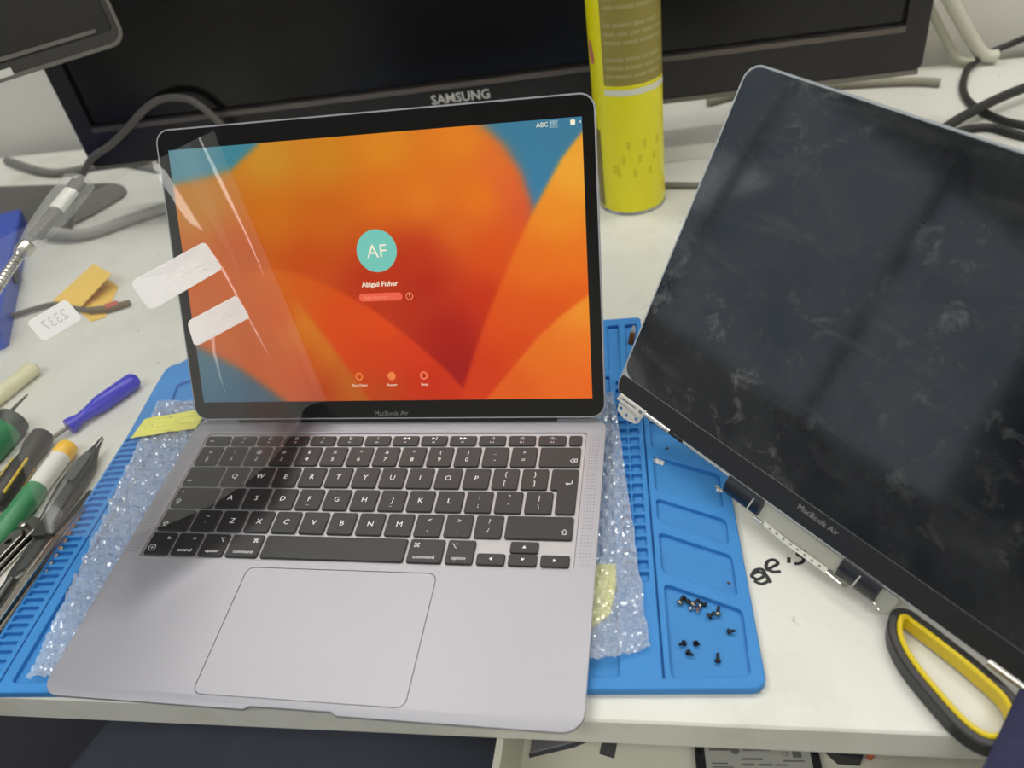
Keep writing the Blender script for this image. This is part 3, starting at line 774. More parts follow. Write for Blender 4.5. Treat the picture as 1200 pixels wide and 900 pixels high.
for i in range(NU + 1):
    for j in range(NV + 1):
        u, v = i / NU, j / NV
        p = film_pt(u, v) + film_n(u, v) * (0.6 * noise.noise(Vector((u * 7, v * 1.2, 4))))
        V.append(tuple(p - O))
for i in range(NU):
    for j in range(NV):
        a = i * (NV + 1) + j; F.append((a, a + 1, a + NV + 2, a + NV + 1))
part('sheet', (V, F), m_film, film, smooth=180)
m_stick = bpy.data.materials.new('sticker_paper'); m_stick.use_nodes = True
nt = m_stick.node_tree; nt.nodes.remove(nt.nodes['Principled BSDF'])
_d = nt.nodes.new('ShaderNodeBsdfDiffuse'); _t = nt.nodes.new('ShaderNodeBsdfTranslucent'); _a = nt.nodes.new('ShaderNodeAddShader')
_d.inputs['Color'].default_value = (0.62, 0.62, 0.62, 1); _t.inputs['Color'].default_value = (0.3, 0.3, 0.3, 1)
nt.links.new(_d.outputs[0], _a.inputs[0]); nt.links.new(_t.outputs[0], _a.inputs[1]); nt.links.new(_a.outputs[0], nt.nodes['Material Output'].inputs['Surface'])
m_stick_t = mat('sticker_show_through', (198, 198, 200), 0.5)
STK = [[(0.6736, 0.3077), (0.4437, 0.308), (0.4241, 0.4155), (0.6563, 0.4162)],
       [(0.5873, 0.5002), (0.4182, 0.5143), (0.4015, 0.6033), (0.5953, 0.5796)],
       [(0.8954, 0.2908), (0.811, 0.2675), (0.7926, 0.3449), (0.8789, 0.3692)]]
def on_film(Q, s, t, lift):
    a, b_, c, d = [Vector(p) for p in Q]
    q = (a * (1 - s) + b_ * s) * (1 - t) + (d * (1 - s) + c * s) * t
    nrm = film_n(q.x, q.y)
    return film_pt(q.x, q.y) + nrm * (0.6 * noise.noise(Vector((q.x * 7, q.y * 1.2, 4))) + lift) - O
for k, Q in enumerate(STK):
    asp = (2.2, 2.1, 1.75)[k]
    V, F = [], []
    ring0 = [(0.5 + x, 0.5 + y) for x, y in [(a / asp, b_) for a, b_ in rrect(-asp / 2, asp / 2, -.5, .5, .16, 5)]]
    n = len(ring0); NR = 6
    for lift in (0.45, 0.25):
        o = len(V)
        for r_ in range(NR):
            f_ = 1 - r_ / NR
            for x, y in ring0: V.append(tuple(on_film(Q, .5 + (x - .5) * f_, .5 + (y - .5) * f_, lift)))
        V.append(tuple(on_film(Q, .5, .5, lift)))
        for r_ in range(NR - 1):
            for i in range(n): F.append((o + r_ * n + i, o + r_ * n + (i + 1) % n, o + (r_ + 1) * n + (i + 1) % n, o + (r_ + 1) * n + i))
        for i in range(n): F.append((o + (NR - 1) * n + i, o + (NR - 1) * n + (i + 1) % n, o + NR * n))
    st = part('sticker', (V, F), m_stick, film, label=('long blank white sticker', 'small blank white sticker', 'white sticker with mirrored number showing through')[k])
    if k == 2:
        tg = STR['2337']
        xs_ = [v[0] for v in tg[0]]; wd_ = max(xs_) - min(xs_)
        V2 = [tuple(on_film(Q, .5 - v[0] / wd_ * .62, .5 - (v[1]) * .62, .6)) for v in tg[0]]
        part('mirrored_print', (V2, tg[1]), m_stick_t, st, smooth=0)
    else:
        g = []
        rnd = random.Random(k)
        for _ in range(14):
            s0, t0 = rnd.uniform(.2, .75), rnd.choice((.35, .5, .65))
            g.append(([tuple(on_film(Q, s0 + dx, t0 + dy, .6)) for dx, dy in ((0, 0), (.05, 0), (.05, .06), (0, .06))], [(0, 1, 2, 3)]))
        part('mirrored_print', join(*g), mat('sticker_faint_print', (230, 230, 231), 0.5), st, smooth=0)

# ================================================================== SCREWS AND CLIPS ON THE MAT
m_sc_d = mat('screw_black', (44, 44, 48), 0.4, metal=0.7)
m_sc_b = mat('screw_brassy', (170, 160, 140), 0.3, metal=0.9)
m_sc_s = mat('screw_steel', (186, 184, 178), 0.25, metal=1.0)
def screw(name, lx, ly, tilt, spin, hr, length, mm, label, group):
    p = MATM @ Vector((lx, ly, 0))
    t = thing(name, label, 'screw', (p.x, p.y, 2.75), (0, 0, spin), group)
    lift = hr * math.cos(tilt) if tilt > .3 else 0
    M_ = Matrix.Translation((0, 0, hr * math.sin(tilt))) @ Matrix.Rotation(tilt, 4, 'X')
    part('head', xf(lathe([(0.0, 0.0), (hr * .9, 0), (hr, 0.35), (hr, 1.0), (hr * .75, 1.35), (0.3, 1.35)], 14), M_ @ Matrix.Rotation(math.pi, 4, 'X') @ Matrix.Translation((0, 0, -0.2))), mm, t)
    part('shank', xf(lathe([(hr * .5, 0), (hr * .5, length * .8), (hr * .32, length)], 8), M_ @ Matrix.Translation((0, 0, -0.1))), m_sc_d if mm != m_sc_s else mm, t)
GS = 'screws loose in the mat tray'
SCR = [(408.8, 50.8, 1.2, 2.6, 1.9, 4.2, m_sc_b), (411.5, 53.2, 1.45, 0.6, 1.3, 5.0, m_sc_d), (413.6, 51.4, 1.3, 1.1, 1.4, 3.6, m_sc_d), (416.0, 49.6, 1.1, 2.2, 1.8, 4.0, m_sc_b), (414.2, 46.9, 1.5, 1.6, 1.2, 5.5, m_sc_s),
       (419.0, 48.0, 1.4, -.3, 1.3, 5.0, m_sc_s), (421.6, 49.4, 1.45, -2.0, 1.5, 5.0, m_sc_d), (423.7, 41.9, 1.2, 2.0, 1.9, 3.4, m_sc_d), (428.0, 43.0, 1.35, 3.0, 1.7, 4.6, m_sc_b),
       (432.7, 32.1, 1.3, 1.6, 1.6, 3.2, m_sc_d), (408.3, 25.5, 1.3, -1.0, 1.6, 3.0, m_sc_d), (414.9, 25.4, 0.9, 0.8, 1.6, 2.6, m_sc_d), (410.4, 20.0, 1.3, 0.9, 1.6, 3.2, m_sc_d), (424.6, 15.4, 1.25, 3.1, 1.6, 4.0, m_sc_d)]
SCL = ['wide brass-coloured screw showing its head beside the inner tray wall', 'black screw touching the wide brass-coloured screw', 'black screw between the two brass-coloured screws of the cluster',
       'brass-coloured screw amid the cluster under the slanted tray wall', 'bright steel screw lying flat just below the brass-coloured cluster', 'bright steel screw between the cluster and a lone black screw',
       'black screw lying past the bright steel screws under the tray wall', 'short black screw lying against a brass-coloured screw', 'brass-coloured screw lying against a short black screw',
       'lone black screw beside the outer wall of the screw tray', 'black screw of the loose trio closest to the inner tray wall', 'black screw of the loose trio tipped up on its head',
       'black screw of the loose trio closest to the bench edge', 'lone long black screw on the tray floor by the bench edge']
for (lx, ly, a, b_, c, d, mm), lab in zip(SCR, SCL):
    screw('screw', lx, ly, a, b_, c, d, mm, lab, GS)
p = MATM @ Vector((402.8, 160, 0))
cl = thing('metal_clip', 'small white metal clip in a middle blue tray of the mat', 'clip', (p.x, p.y, 2.6), (0, 0, 0.3))
part('plate', prism(roundp([(0, -1), (3.4, -4), (5.6, -1), (2.4, 2.8), (2.8, 5.6), (-0.6, 7), (-1.8, 2.4)], .6), 0, 0.9, 0.1), mat('clip_white', (230, 230, 226), 0.3, metal=0.3), cl)
part('tab', box(0.2, 1.6, 0.2, 2.0, 0.9, 2.2), MATS['clip_white'], cl)
for (lx, ly, r_) in ((411, 172.8, 1.1), (436, 61.5, 0.9)):
    p = MATM @ Vector((lx, ly, 0))
    solo('debris_crumb', mv(lathe([(0.2, 0), (r_, .3), (r_ * .8, 1.0), (.2, 1.3)], 7), p.x, p.y, 2.5 if ly > 100 else 5.5), mat('crumb_dark', (70, 66, 60), 0.6), 'dark crumb in the blue tray below the loose hinge' if ly > 100 else 'dark crumb on the blue rib above the screw tray', 'crumb')
# copper-coloured bit in the far compartment
p = MATM @ Vector((392, 292, 0))
bt = thing('bit_holder', 'brown and white driver bit standing in the far mat compartment', 'driver bit', (p.x, p.y, 2.6))
Mq = along((0, 0, 0), (2.5, 3, 12))
part('shaft', xf(lathe([(2.2, 0), (2.4, 8), (1.6, 10)], 10), Mq), mat('copper_brown', (150, 98, 48), 0.4, metal=0.5), bt)
part('tip', xf(lathe([(1.5, 10), (1.7, 12), (.6, 15)], 10), Mq), mat('tip_white', (210, 206, 196), 0.4), bt)

# ================================================================== SCISSORS
m_grip = mat('scissors_black_grip', (38, 38, 40), 0.45)
m_yel = mat('scissors_yellow_grip', (222, 196, 24), 0.4)
sz = thing('scissors', 'scissors with black and yellow handles under the loose display', 'scissors', (322, 45, 0))
def loop_pts(pts): return [(x - 322, y - 45) for x, y in pts]
def closed(P, per=5):
    n = len(P); out = []
    for i in range(n):
        a, b_, c, d = [Vector(P[(i + k) % n]) for k in (-1, 0, 1, 2)]
        for k in range(per):
            t = k / per; q = .5 * ((2 * b_) + (c - a) * t + (2 * a - 5 * b_ + 4 * c - d) * t * t + (3 * b_ - a - 3 * c + d) * t ** 3); out.append((q.x, q.y))
    return out
L1 = closed(loop_pts([(300.6, 60), (301.5, 70), (305.5, 77.5), (312.5, 78.5), (319, 72.5), (328, 62.5), (340, 48), (349.5, 33), (349.5, 19), (342, 9.5), (331, 7.5), (321, 14.5), (311, 31), (303.5, 47)]))
def hoop(p, z0, z1, wd):
    i = offset(ccw(p), wd); return prism(p, z0, z1, 0.8, [i], 0.8)
part('handle', hoop(L1, 1.5, 10.5, 4.4), m_grip, sz)
part('grip_insert', hoop(offset(ccw(L1), 4.2), 2.5, 11.5, 2.6), m_yel, sz)
L2 = roundp([(a + 62 - 0.2 * b_, 0.72 * b_ + 34) for a, b_ in loop_pts([(302, 66), (306, 78), (314, 76), (340, 50), (350, 30), (345, 14), (333, 9), (318, 22)])], 9, 5)
part('handle', hoop(L2, 1.0, 7.0, 4.2), m_grip, sz)
part('grip_insert', hoop(offset(ccw(L2), 4.0), 1.8, 7.6, 2.2), m_yel, sz)
part('blade', prism([(20, 34), (30, 30), (62, 78), (106, 150), (98, 147), (52, 90)], 2.4, 4.2, 0.3), m_steel, sz)
part('blade', prism([(54, 70), (64, 66), (72, 84), (112, 148), (104, 148), (62, 90)], 0.4, 2.2, 0.3), m_steel, sz)
part('pivot_screw', mv(lathe([(4, 0), (4, 1.5), (3, 2.2), (0.4, 2.2)], 16), 63, 80, 4.2), m_steel, sz)

# dark blue crumpled cloth at the bench's front corner
V, F = [], []
for j in range(25):
    for i in range(25):
        u, v = i / 24, j / 24
        x, y = (280 + 78 * v) * (1 - u) + 423 * u, -70 + 116 * v * (1 - 0.12 * u)
        e = min(1, min(u, 1 - u, 1 - v) * 6)
        z = 11.8 + (7 + 5 * noise.noise(Vector((u * 5, v * 5, 1))) + 3 * noise.noise(Vector((u * 12, v * 12, 3)))) * e ** .6
        if y < 6: z -= 20 * min(1, (6 - y) / 30) + 0.1 * (6 - y)
        V.append((x, y, z + 0.6))
for j in range(24):
    for i in range(24):
        a = j * 25 + i; F.append((a, a + 1, a + 26, a + 25))
solo('blue_cloth', (V, F), mat('navy_cloth', (38, 39, 72), 0.8, var=0.2, vscale=60, bump=0.3, bscale=700), 'crumpled navy blue cloth hanging over the bench edge beside the scissors', 'cloth', smooth=70)

# ================================================================== IN THE DRAWER
m_blk = mat('drive_black', (34, 35, 38), 0.45)
m_lab = mat('drive_label', (166, 166, 158), 0.5)
sd = thing('solid_state_drive', 'black boxed drive with a printed grey label in the drawer', 'drive', (243, 14, -100), (0, 0, R(4)))
part('case', prism(rrect(-35, 35, -58, 42, 2.5, 3), 0, 7, 0.6), m_blk, sd)
lb = part('label', prism(rrect(-29.5, 30, -40, 39.6, 1, 2), 7, 7.15), m_lab, sd)
bars = [(-27, 34.8, -15, 36.2), (-8, 34.8, 8, 36.0), (-9, 29.4, 3, 30.6), (-9, 26.2, -2, 27.4), (0, 26.2, 8, 27.4), (-9, 23.2, -3, 24.2), (9, 26.2, 16, 27.2), (-26, 27, -17, 27.8), (-26, 24.8, -14, 25.6), (14, 28.6, 26, 29.6), (20, 31, 25, 36)]
part('print', join(*[fill([rrect(x0, x1, y0, y1, .2, 1)], 7.22) for x0, y0, x1, y1 in bars], txt('CE', 4, 16, 33, 7.22), disc(-12, 35.2, 2.6, 7.21), *[mv(ring(-26 + 7 * k, 20.5, 2.6, .7, 7.22), 0, 0, 0) for k in range(4)],
                   *[fill([rrect(8 + 1.3 * (k % 4) * 1.4, 9.2 + 1.3 * (k % 4) * 1.4, 18 + 1.6 * (k // 4), 19.2 + 1.6 * (k // 4), .1, 1)], 7.22) for k in range(12)]), mat('label_grey_print', (104, 104, 101), 0.5), lb, smooth=0)
for sx in (-1, 1):
    for yy in (-30, 34):
        part('case_screw', mv(lathe([(1.6, 0), (1.6, .5), (.3, .6)], 10), sx * 32.5, yy, 6.9), m_sc_d, sd)
bg = thing('adapter_block', 'black angular adapter with an orange tip beside the drive in the drawer', 'adapter', (290, 60, -100))
part('body', prism([(-17, 2), (-8, -8), (-4, -12), (8, -12), (11, -6), (15, 2), (15, 30), (-17, 30)], 0, 9, 1), m_blk, bg)
part('tip', prism([(12, -8), (17, 1), (20, 1), (15, -9)], 1, 7, .5), mat('orange_plastic', (206, 96, 62), 0.5), bg)
ab = thing('antistatic_bag', 'grey translucent antistatic bag under the laptop corner in the drawer', 'bag', (120, 60, -100), (0, 0, R(-8)))
part('pouch', prism([(-18, 40), (-10, -22), (14, -10), (34, 4), (46, 40)], 0.3, 2.2, 0.5), mat('antistatic_film', (136, 138, 146), 0.25, metal=0.4), ab)
part('seal', prism([(-11, -22), (-10, -24.5), (15, -12.5), (35, 2), (34, 4), (14, -10)], 0.3, 1.0, 0.1), mat('antistatic_seal', (96, 98, 104), 0.3, metal=0.4), ab)
solo('tape_piece', mv(prism([(-4, -9), (5, -11), (8, 10), (-1, 12)], 0, 0.6), 153, 52, -99.9), mat('grey_tape', (72, 72, 74), 0.6), 'short piece of dark grey tape stuck in the drawer', 'tape')

# ================================================================== CHAIR BELOW THE BENCH
m_fab = mat('chair_fabric', (74, 79, 92), 0.9, var=0.15, vscale=30, bump=0.3, bscale=900)
m_cbl = mat('chair_plastic', (28, 29, 33), 0.5)
ch = thing('office_chair', 'dark blue-grey fabric office chair pushed in below the bench', 'chair', (-120, -40, ZF))
V, F = [], []
N = 28
rings = []
for r_, z in ((0.05, 505), (0.5, 500), (0.8, 494), (0.95, 480), (1.0, 462), (0.98, 445), (0.9, 432), (0.1, 428)):
    ring_ = []
    for k in range(N):
        a = 2 * math.pi * k / N; c_, s_ = math.cos(a), math.sin(a)
        f_ = (abs(c_) ** 4 + abs(s_) ** 4) ** -0.25
        ring_.append((235 * r_ * c_ * f_, 225 * r_ * s_ * f_, z + (8 * c_ * c_ if z > 490 else 0)))
    rings.append(ring_)
for q in rings: V += q
for k in range(len(rings) - 1):
    for i in range(N): F.append((k * N + i, k * N + (i + 1) % N, (k + 1) * N + (i + 1) % N, (k + 1) * N + i))
F.append(tuple(range(N))); F.append(tuple((len(rings) - 1) * N + i for i in range(N)))
part('seat', (V, F), m_fab, ch, smooth=60)
part('seat_shell', prism(rrect(-190, 190, -180, 180, 40), 410, 430, 4), m_cbl, ch)
part('gas_column', lathe([(28, 80), (28, 240), (18, 242), (18, 412)], 16), m_cbl, ch)
for k in range(5):
    a = 2 * math.pi * k / 5 + .3
    lg = part('leg', tube([(0, 0, 95), (150 * math.cos(a), 150 * math.sin(a), 85), (290 * math.cos(a), 290 * math.sin(a), 62)], [26, 22, 14], 8), m_cbl, ch)
    part('caster', xf(lathe([(6, -22), (27, -20), (27, 20), (6, 22)], 16), Matrix.Translation((290 * math.cos(a), 290 * math.sin(a), 27)) @ Matrix.Rotation(a, 4, 'Z') @ Matrix.Rotation(R(90), 4, 'X')), m_cbl, lg)

# ================================================================== BACKGROUND: MONITOR, CAN, CABLES
m_mon = mat('monitor_plastic', (26, 23, 22), 0.35)
m_panel = mat('monitor_screen_black', (17, 15, 14), 0.22, spec=0.4)
MA = math.atan2(673 - 592, 890)
mo = thing('monitor', 'wide black television monitor standing at the back of the bench', 'monitor', (-5, 633, 0), (0, 0, MA))
W2 = 447
part('cabinet', prism(rrect(-W2, W2, 0, 46, 8), 70, 640, 4), m_mon, mo)
pan = part('screen_panel', box(-W2 + 26, W2 - 26, -1.2, 0.5, 118, 610), m_panel, mo)
fr_ = part('front_frame', xf(prism(rrect(-W2, W2, 70, 640, 8), 0, 5, 1, [rrect(-W2 + 22, W2 - 22, 116, 612, 2)]), Matrix.Rotation(R(90), 4, 'X')), m_mon, mo)
part('bezel_lip', box(-W2 + 22, W2 - 22, -7.0, -4.8, 109, 114), mat('bezel_lip_grey', (92, 84, 80), 0.3), mo)
part('bottom_trim', box(-W2 + 4, W2 - 4, -6.5, -1, 66.5, 71), mat('trim_grey', (110, 106, 98), 0.35), mo)
part('logo', xf(txt('\x01SAMSUNG', 10, 0, 0, 0, width=62), Matrix.Translation((-14, -5.4, 98.5)) @ Matrix.Rotation(R(90), 4, 'X')), mat('logo_silver', (196, 194, 190), 0.35, emit=(196, 194, 190), estr=0.05), mo, smooth=0)
part('stand_neck', box(-60, 60, 14, 34, 10, 120), m_mon, mo)
part('stand_foot', prism(rrect(-150, 150, -10, 140, 40), 0.2, 10, 3), m_mon, mo)

# angled monitor at the far left
m_tab = mat('tablet_grey', (58, 57, 55), 0.4)
a_ = math.atan2(514 - 430, -289 + 365)
tb = thing('angled_monitor', 'dark grey angled monitor with rounded corner on a pole beside the back wall', 'monitor', (-620, 170, 0))
Tm = Matrix.Translation((-289 + 620, 514 - 170, 215)) @ Matrix.Rotation(a_, 4, 'Z') @ Matrix.Rotation(R(90 - 6), 4, 'X')
TB = lambda g: xf(g, Tm)
part('back_shell', TB(prism(rrect(-520, 0, 0, 330, 14, 6), -26, 0, 2)), m_tab, tb)
mat('tablet_rim', (112, 109, 104), 0.35)
part('bezel', TB(prism(rrect(-517.5, -2.5, 2.5, 327.5, 12, 6), 0, 2.4, .3, [rrect(-508, -8, 13, 322, 4)])), mat('tablet_bezel', (62, 60, 57), 0.4), tb)
part('outer_rim', TB(prism(rrect(-520, 0, 0, 330, 14, 6), 0, 3, 1, [rrect(-516.5, -3.5, 3.5, 326.5, 11, 6)])), MATS['tablet_rim'], tb)
part('screen_panel', TB(fill([rrect(-508, -8, 13, 322, 4)], 0.5)), mat('tablet_screen', (44, 43, 40), 0.25), tb, smooth=0)
part('screen_edge_line', TB(box(-500, -22, 15, 18, 0.6, 1.6)), MATS['tablet_rim'], tb)
part('label_sticker', TB(box(-128, -100, 3, 9, 3.0, 3.3)), mat('white_label', (220, 220, 214), 0.5), tb)
ctr = Tm @ Vector((-300, 165, -26))
part('arm', tube([tuple(ctr), (ctr.x - 50, ctr.y + 45, ctr.z), (-20, 60, ctr.z), (0, 0, ctr.z)], 14, 10), m_tab, tb)
part('pole', lathe([(18, 6), (18, 430)], 16), m_tab, tb)
part('foot', lathe([(85, 0), (85, 5), (80, 8), (18, 8)], 28), m_tab, tb)

# spray can
can = thing('spray_can', 'tall yellow spray can with olive text label behind the laptop', 'can', (157, 566, 0))
m_can = mat('can_yellow', (238, 228, 16), 0.3)
part('body', lathe([(29, 0), (31.5, 1.5), (32.6, 4), (32.6, 262), (31, 268)], 48), m_can, can)
m_rim = mat('can_metal', (200, 200, 196), 0.25, metal=1)
part('base_rim', lathe([(30, 0.1), (32.2, 0.8), (33.0, 2.2), (32.2, 3.6), (30, 4)], 48), m_rim, can)
part('shoulder', lathe([(31.2, 268), (30, 274), (20, 288), (14, 290)], 40), m_rim, can)
part('nozzle', lathe([(12, 290), (12, 312), (9, 318), (1, 318)], 24), mat('nozzle_red', (190, 40, 34), 0.4), can)
def wrap(a0, a1, z0, z1, r=32.75, n=20, skew=0.0):
    V, F = [], []
    for k in range(n + 1):
        a = R(a0 + (a1 - a0) * k / n)
        for z in (z0 + skew * k / n, z1): V.append((r * math.cos(a), r * math.sin(a), z))
    for k in range(n): F.append((2 * k, 2 * k + 2, 2 * k + 3, 2 * k + 1))
    return V, F
pl_ = part('text_panel', wrap(-125, 0, 128, 256), mat('label_olive', (148, 136, 64), 0.45), can, smooth=60, label='olive panel of small print')
g = []
rnd = random.Random(3)
for k in range(17):
    z = 250 - 7.2 * k
    if k in (3, 9, 13): continue
    a0 = -120
    while a0 < -20:
        a1 = min(-16, a0 + rnd.uniform(8, 30)); g.append(wrap(a0, a1, z, z + 3.2, 32.9, 4)); a0 = a1 + 3
part('small_print', join(*g), mat('label_print', (164, 154, 98), 0.5), pl_, smooth=60)
part('white_band', wrap(-125, 0, 119, 124.5, 32.8), mat('label_white', (224, 224, 206), 0.45), can, smooth=60)
part('side_panel', wrap(-178, -142, 6, 84, 32.8), mat('can_side_brown', (128, 118, 56), 0.45), can, smooth=60)  # brownish patch wrapped low around the can's left side
part('lower_print', join(*[wrap(-110 + 9 * k, -104 + 9 * k, 40 + 14 * (k % 3), 48 + 14 * (k % 3), 32.8, 3) for k in range(9)], wrap(-118, -106, 44, 52, 32.85, 4)), mat('label_dull_yellow', (214, 204, 18), 0.45), can, smooth=60)
part('pink_mark', join(*[wrap(-158 + dx, -148 + dx, 150 + dz, 160 + dz, 32.85, 3) for dx, dz in ((0, 0), (3, -5), (-2, 4))]), mat('label_pink', (206, 104, 110), 0.45), can, smooth=60)

m_cab = mat('cable_black', (34, 34, 33), 0.5)
m_cabg = mat('cable_grey', (120, 118, 112), 0.55)
m_cabw = mat('cable_white', (206, 204, 188), 0.5)
def cable(pts, r, mm, label, per=8, n=8, name='cable', group=None):
    return solo(name, tube(smooth_path(pts, per), r, n), mm, label, 'cable', group, smooth=60)
cable([(760, 850, 8), (640, 862, 30), (585, 872, 14), (548, 850, 6), (528, 810, 4), (516, 760, 4), (520, 715, 4), (545, 672, 4), (610, 650, 4), (760, 640, 4)], 4.0, m_cab, 'black cable coiled in a loop on the bench behind the display')
cable([(440, 620, 14), (497, 684, 14), (575, 742, 16), (700, 800, 14), (800, 830, 6)], 5.2, m_cab, 'thick straight black cable crossing the looped cable')
cable([(440, 640, 4), (508, 672, 4), (545, 640, 4), (620, 610, 4), (760, 600, 4)], 4.5, m_cab, 'black cable low behind the top edge of the display')
cable([(575, 858, 9), (560, 858, 12), (541, 859, 35), (513, 859, 75), (496, 859, 105), (470, 860, 200), (462, 860, 420)], 7.5, m_cabw, 'thick white cable running up the back wall beside the monitor')
cable([(548, 850, 6), (530, 858, 12), (513, 861, 37), (494, 861, 68), (480, 861, 97), (450, 861, 190), (440, 861, 420)], 5, mat('cable_offwhite', (176, 174, 156), 0.5), 'thin off-white cable beside the thick white wall cable')
cable([(500, 800, 5), (470, 812, 5), (400, 820, 5), (300, 822, 5), (240, 800, 5)], 5, mat('cable_taupe', (150, 146, 128), 0.5), 'taupe cable lying on the bench below the monitor edge')
cable([(-500, 560, 4), (-480, 570, 40), (-442, 578, 81), (-408, 581, 97), (-380, 584, 113), (-353, 587, 130), (-330, 589, 138), (-306, 591, 136), (-291, 592, 126), (-275, 592, 102), (-258, 588, 60), (-245, 570, 5)], 4.0, mat('cable_dim_grey', (96, 92, 88), 0.55), 'grey cable arching up before the television monitor')
cable([(-760, 800, 5), (-640, 740, 5), (-560, 760, 5), (-500, 742, 5), (-420, 705, 5), (-340, 700, 5)], 6, m_cabg, 'grey cable trailing along the bench to the white wall')
cable([(-540, 566, 10.6), (-505, 550, 10.6), (-465, 552, 7.5), (-425, 585, 6.6), (-370, 618, 6.6), (-300, 630, 6.6), (-220, 628, 6.6)], 6.5, mat('cable_pale_grey', (160, 158, 154), 0.5), 'pale grey cable behind the laptop lid running to the dark pad')
cable([(170, 592, 4), (200, 586, 4), (235, 582, 4), (300, 590, 4)], 3.2, m_cabg, 'short grey cable beside the foot of the spray can')
# dark pad under the cables
solo('rubber_pad', mv(prism(roundp([(-200, 90), (20, 70), (50, 40), (30, -20), (0, -60), (-40, -85), (-210, -60)], 25, 4), 0.2, 4, 0.8), -530, 625, 0), mat('pad_dark', (92, 90, 86), 0.7), 'dark grey rubber pad below the angled monitor', 'pad')
# white box and dark charger behind the can
wb = thing('parts_box', 'low white cardboard box standing behind the spray can', 'box', (222, 690, 0), (0, 0, R(4)))
part('carton', prism(rrect(-48, 36, -38, 50, 2, 2), 0.2, 16, 0.6), mat('white_card', (228, 227, 222), 0.6), wb)
part('lid_flap', prism(rrect(-49, 37, -39, 51, 2, 2), 16, 17.2, 0.3), MATS['white_card'], wb)
chg = thing('charger_plug', 'black charger plug lying against the white box behind the display', 'charger', (282, 716, 0), (0, 0, R(20)))
part('body', prism(rrect(-16, 16, -20, 20, 6), 0.2, 22, 3), m_blk, chg)
part('cord', tube(smooth_path([(0, 18, 9), (6, 40, 6), (30, 60, 4), (70, 66, 4)]), 3, 8), m_cab, chg)

# ================================================================== LEFT: TOOLS
# gooseneck with a clear tapered head
gn = thing('gooseneck_lamp', 'clear tapered plastic head on a flexible silver neck beside the laptop lid', 'lamp', (-345, 130, 0))
o3 = Vector((345, -130, 0))
A, B = Vector((-267, 351, 157)) + o3, Vector((-286, 290, 135)) + o3
M_ = along(A, B)
m_clear = mat('clear_plastic', (235, 236, 232), 0.08, spec=0.6, alpha=0.2)
m_clear_core = mat('clear_core', (92, 90, 84), 0.35)
Ln = (B - A).length
def flat_loft(prof):
    V, F = [], []; n = 20
    for z, rx, ry in prof:
        for k in range(n):
            a = 2 * math.pi * k / n; c_, s_ = math.cos(a), math.sin(a); f_ = (abs(c_) ** 3 + abs(s_) ** 3) ** (-1 / 3)
            V.append((rx * c_ * f_, ry * s_ * f_, z))
    L = len(prof)
    for i in range(L - 1):
        for k in range(n): F.append((i * n + k, i * n + (k + 1) % n, (i + 1) * n + (k + 1) % n, (i + 1) * n + k))
    F.append(tuple(range(n))); F.append(tuple((L - 1) * n + k for k in range(n)))
    return V, F
part('clear_head', xf(flat_loft([(0, 12.5, 7), (2, 14.2, 8.5), (Ln * .45, 14, 8.5), (Ln * .8, 10, 7.6), (Ln, 6, 6)]), M_), m_clear, gn, smooth=50)
core = part('core_block', xf(flat_loft([(Ln * .18, 6.6, 4.0), (Ln * .48, 6.6, 4.0)]), M_), mat('core_white', (226, 226, 218), 0.35), gn)
for k in range(5):
    part('contact_pin', xf(box(-5.8 + 2.6 * k, -4.6 + 2.6 * k, -3.0, 3.0, 1.5, Ln * .17), M_), mat('pin_dark', (84, 82, 76), 0.4), gn)
    part('contact_pin', xf(box(-5.8 + 2.6 * k, -4.6 + 2.6 * k, -2.6, 2.6, Ln * .49, Ln * .9), M_), m_clear_core, gn)
E2 = B + (B - A).normalized() * 13
part('collar', xf(lathe([(5.4, 0), (6, 1), (6, 9), (5.2, 10), (4.2, 13)], 20), along(B, E2)), m_steel, gn)
neck = smooth_path([tuple(E2 - (B - A).normalized() * 2), tuple(E2 + Vector((-6, -24, -10))), tuple(E2 + Vector((-14, -52, -26))), (10, 60, 66), (-2, 26, 34), (0, 0, 8)], 30)
rs = [3.7 + 0.35 * (k % 3 - 1) for k in range(len(neck))]
part('flexible_neck', tube(neck, rs, 12), m_steel, gn, smooth=20)
part('foot', lathe([(38, 0), (38, 4), (34, 8), (6, 10)], 28), m_blk, gn)

# blue flat case
m_bcase = mat('case_blue', (40, 78, 190), 0.4)
ang = math.atan2(594 - 341, -579 + 426)
bc = thing('blue_case', 'flat bright blue plastic case at the far end of the tools', 'case', (-426, 341, 0), (0, 0, ang))
part('tray', prism(rrect(0, 296, 0, 150, 6), 0.2, 14, 1), m_bcase, bc)
part('cover', prism(rrect(-1, 297, -1, 151, 6), 14.4, 24, 2), m_bcase, bc)
part('latch', box(120, 150, -3, 0.5, 8, 20), mat('latch_dark', (24, 28, 40), 0.5), bc)
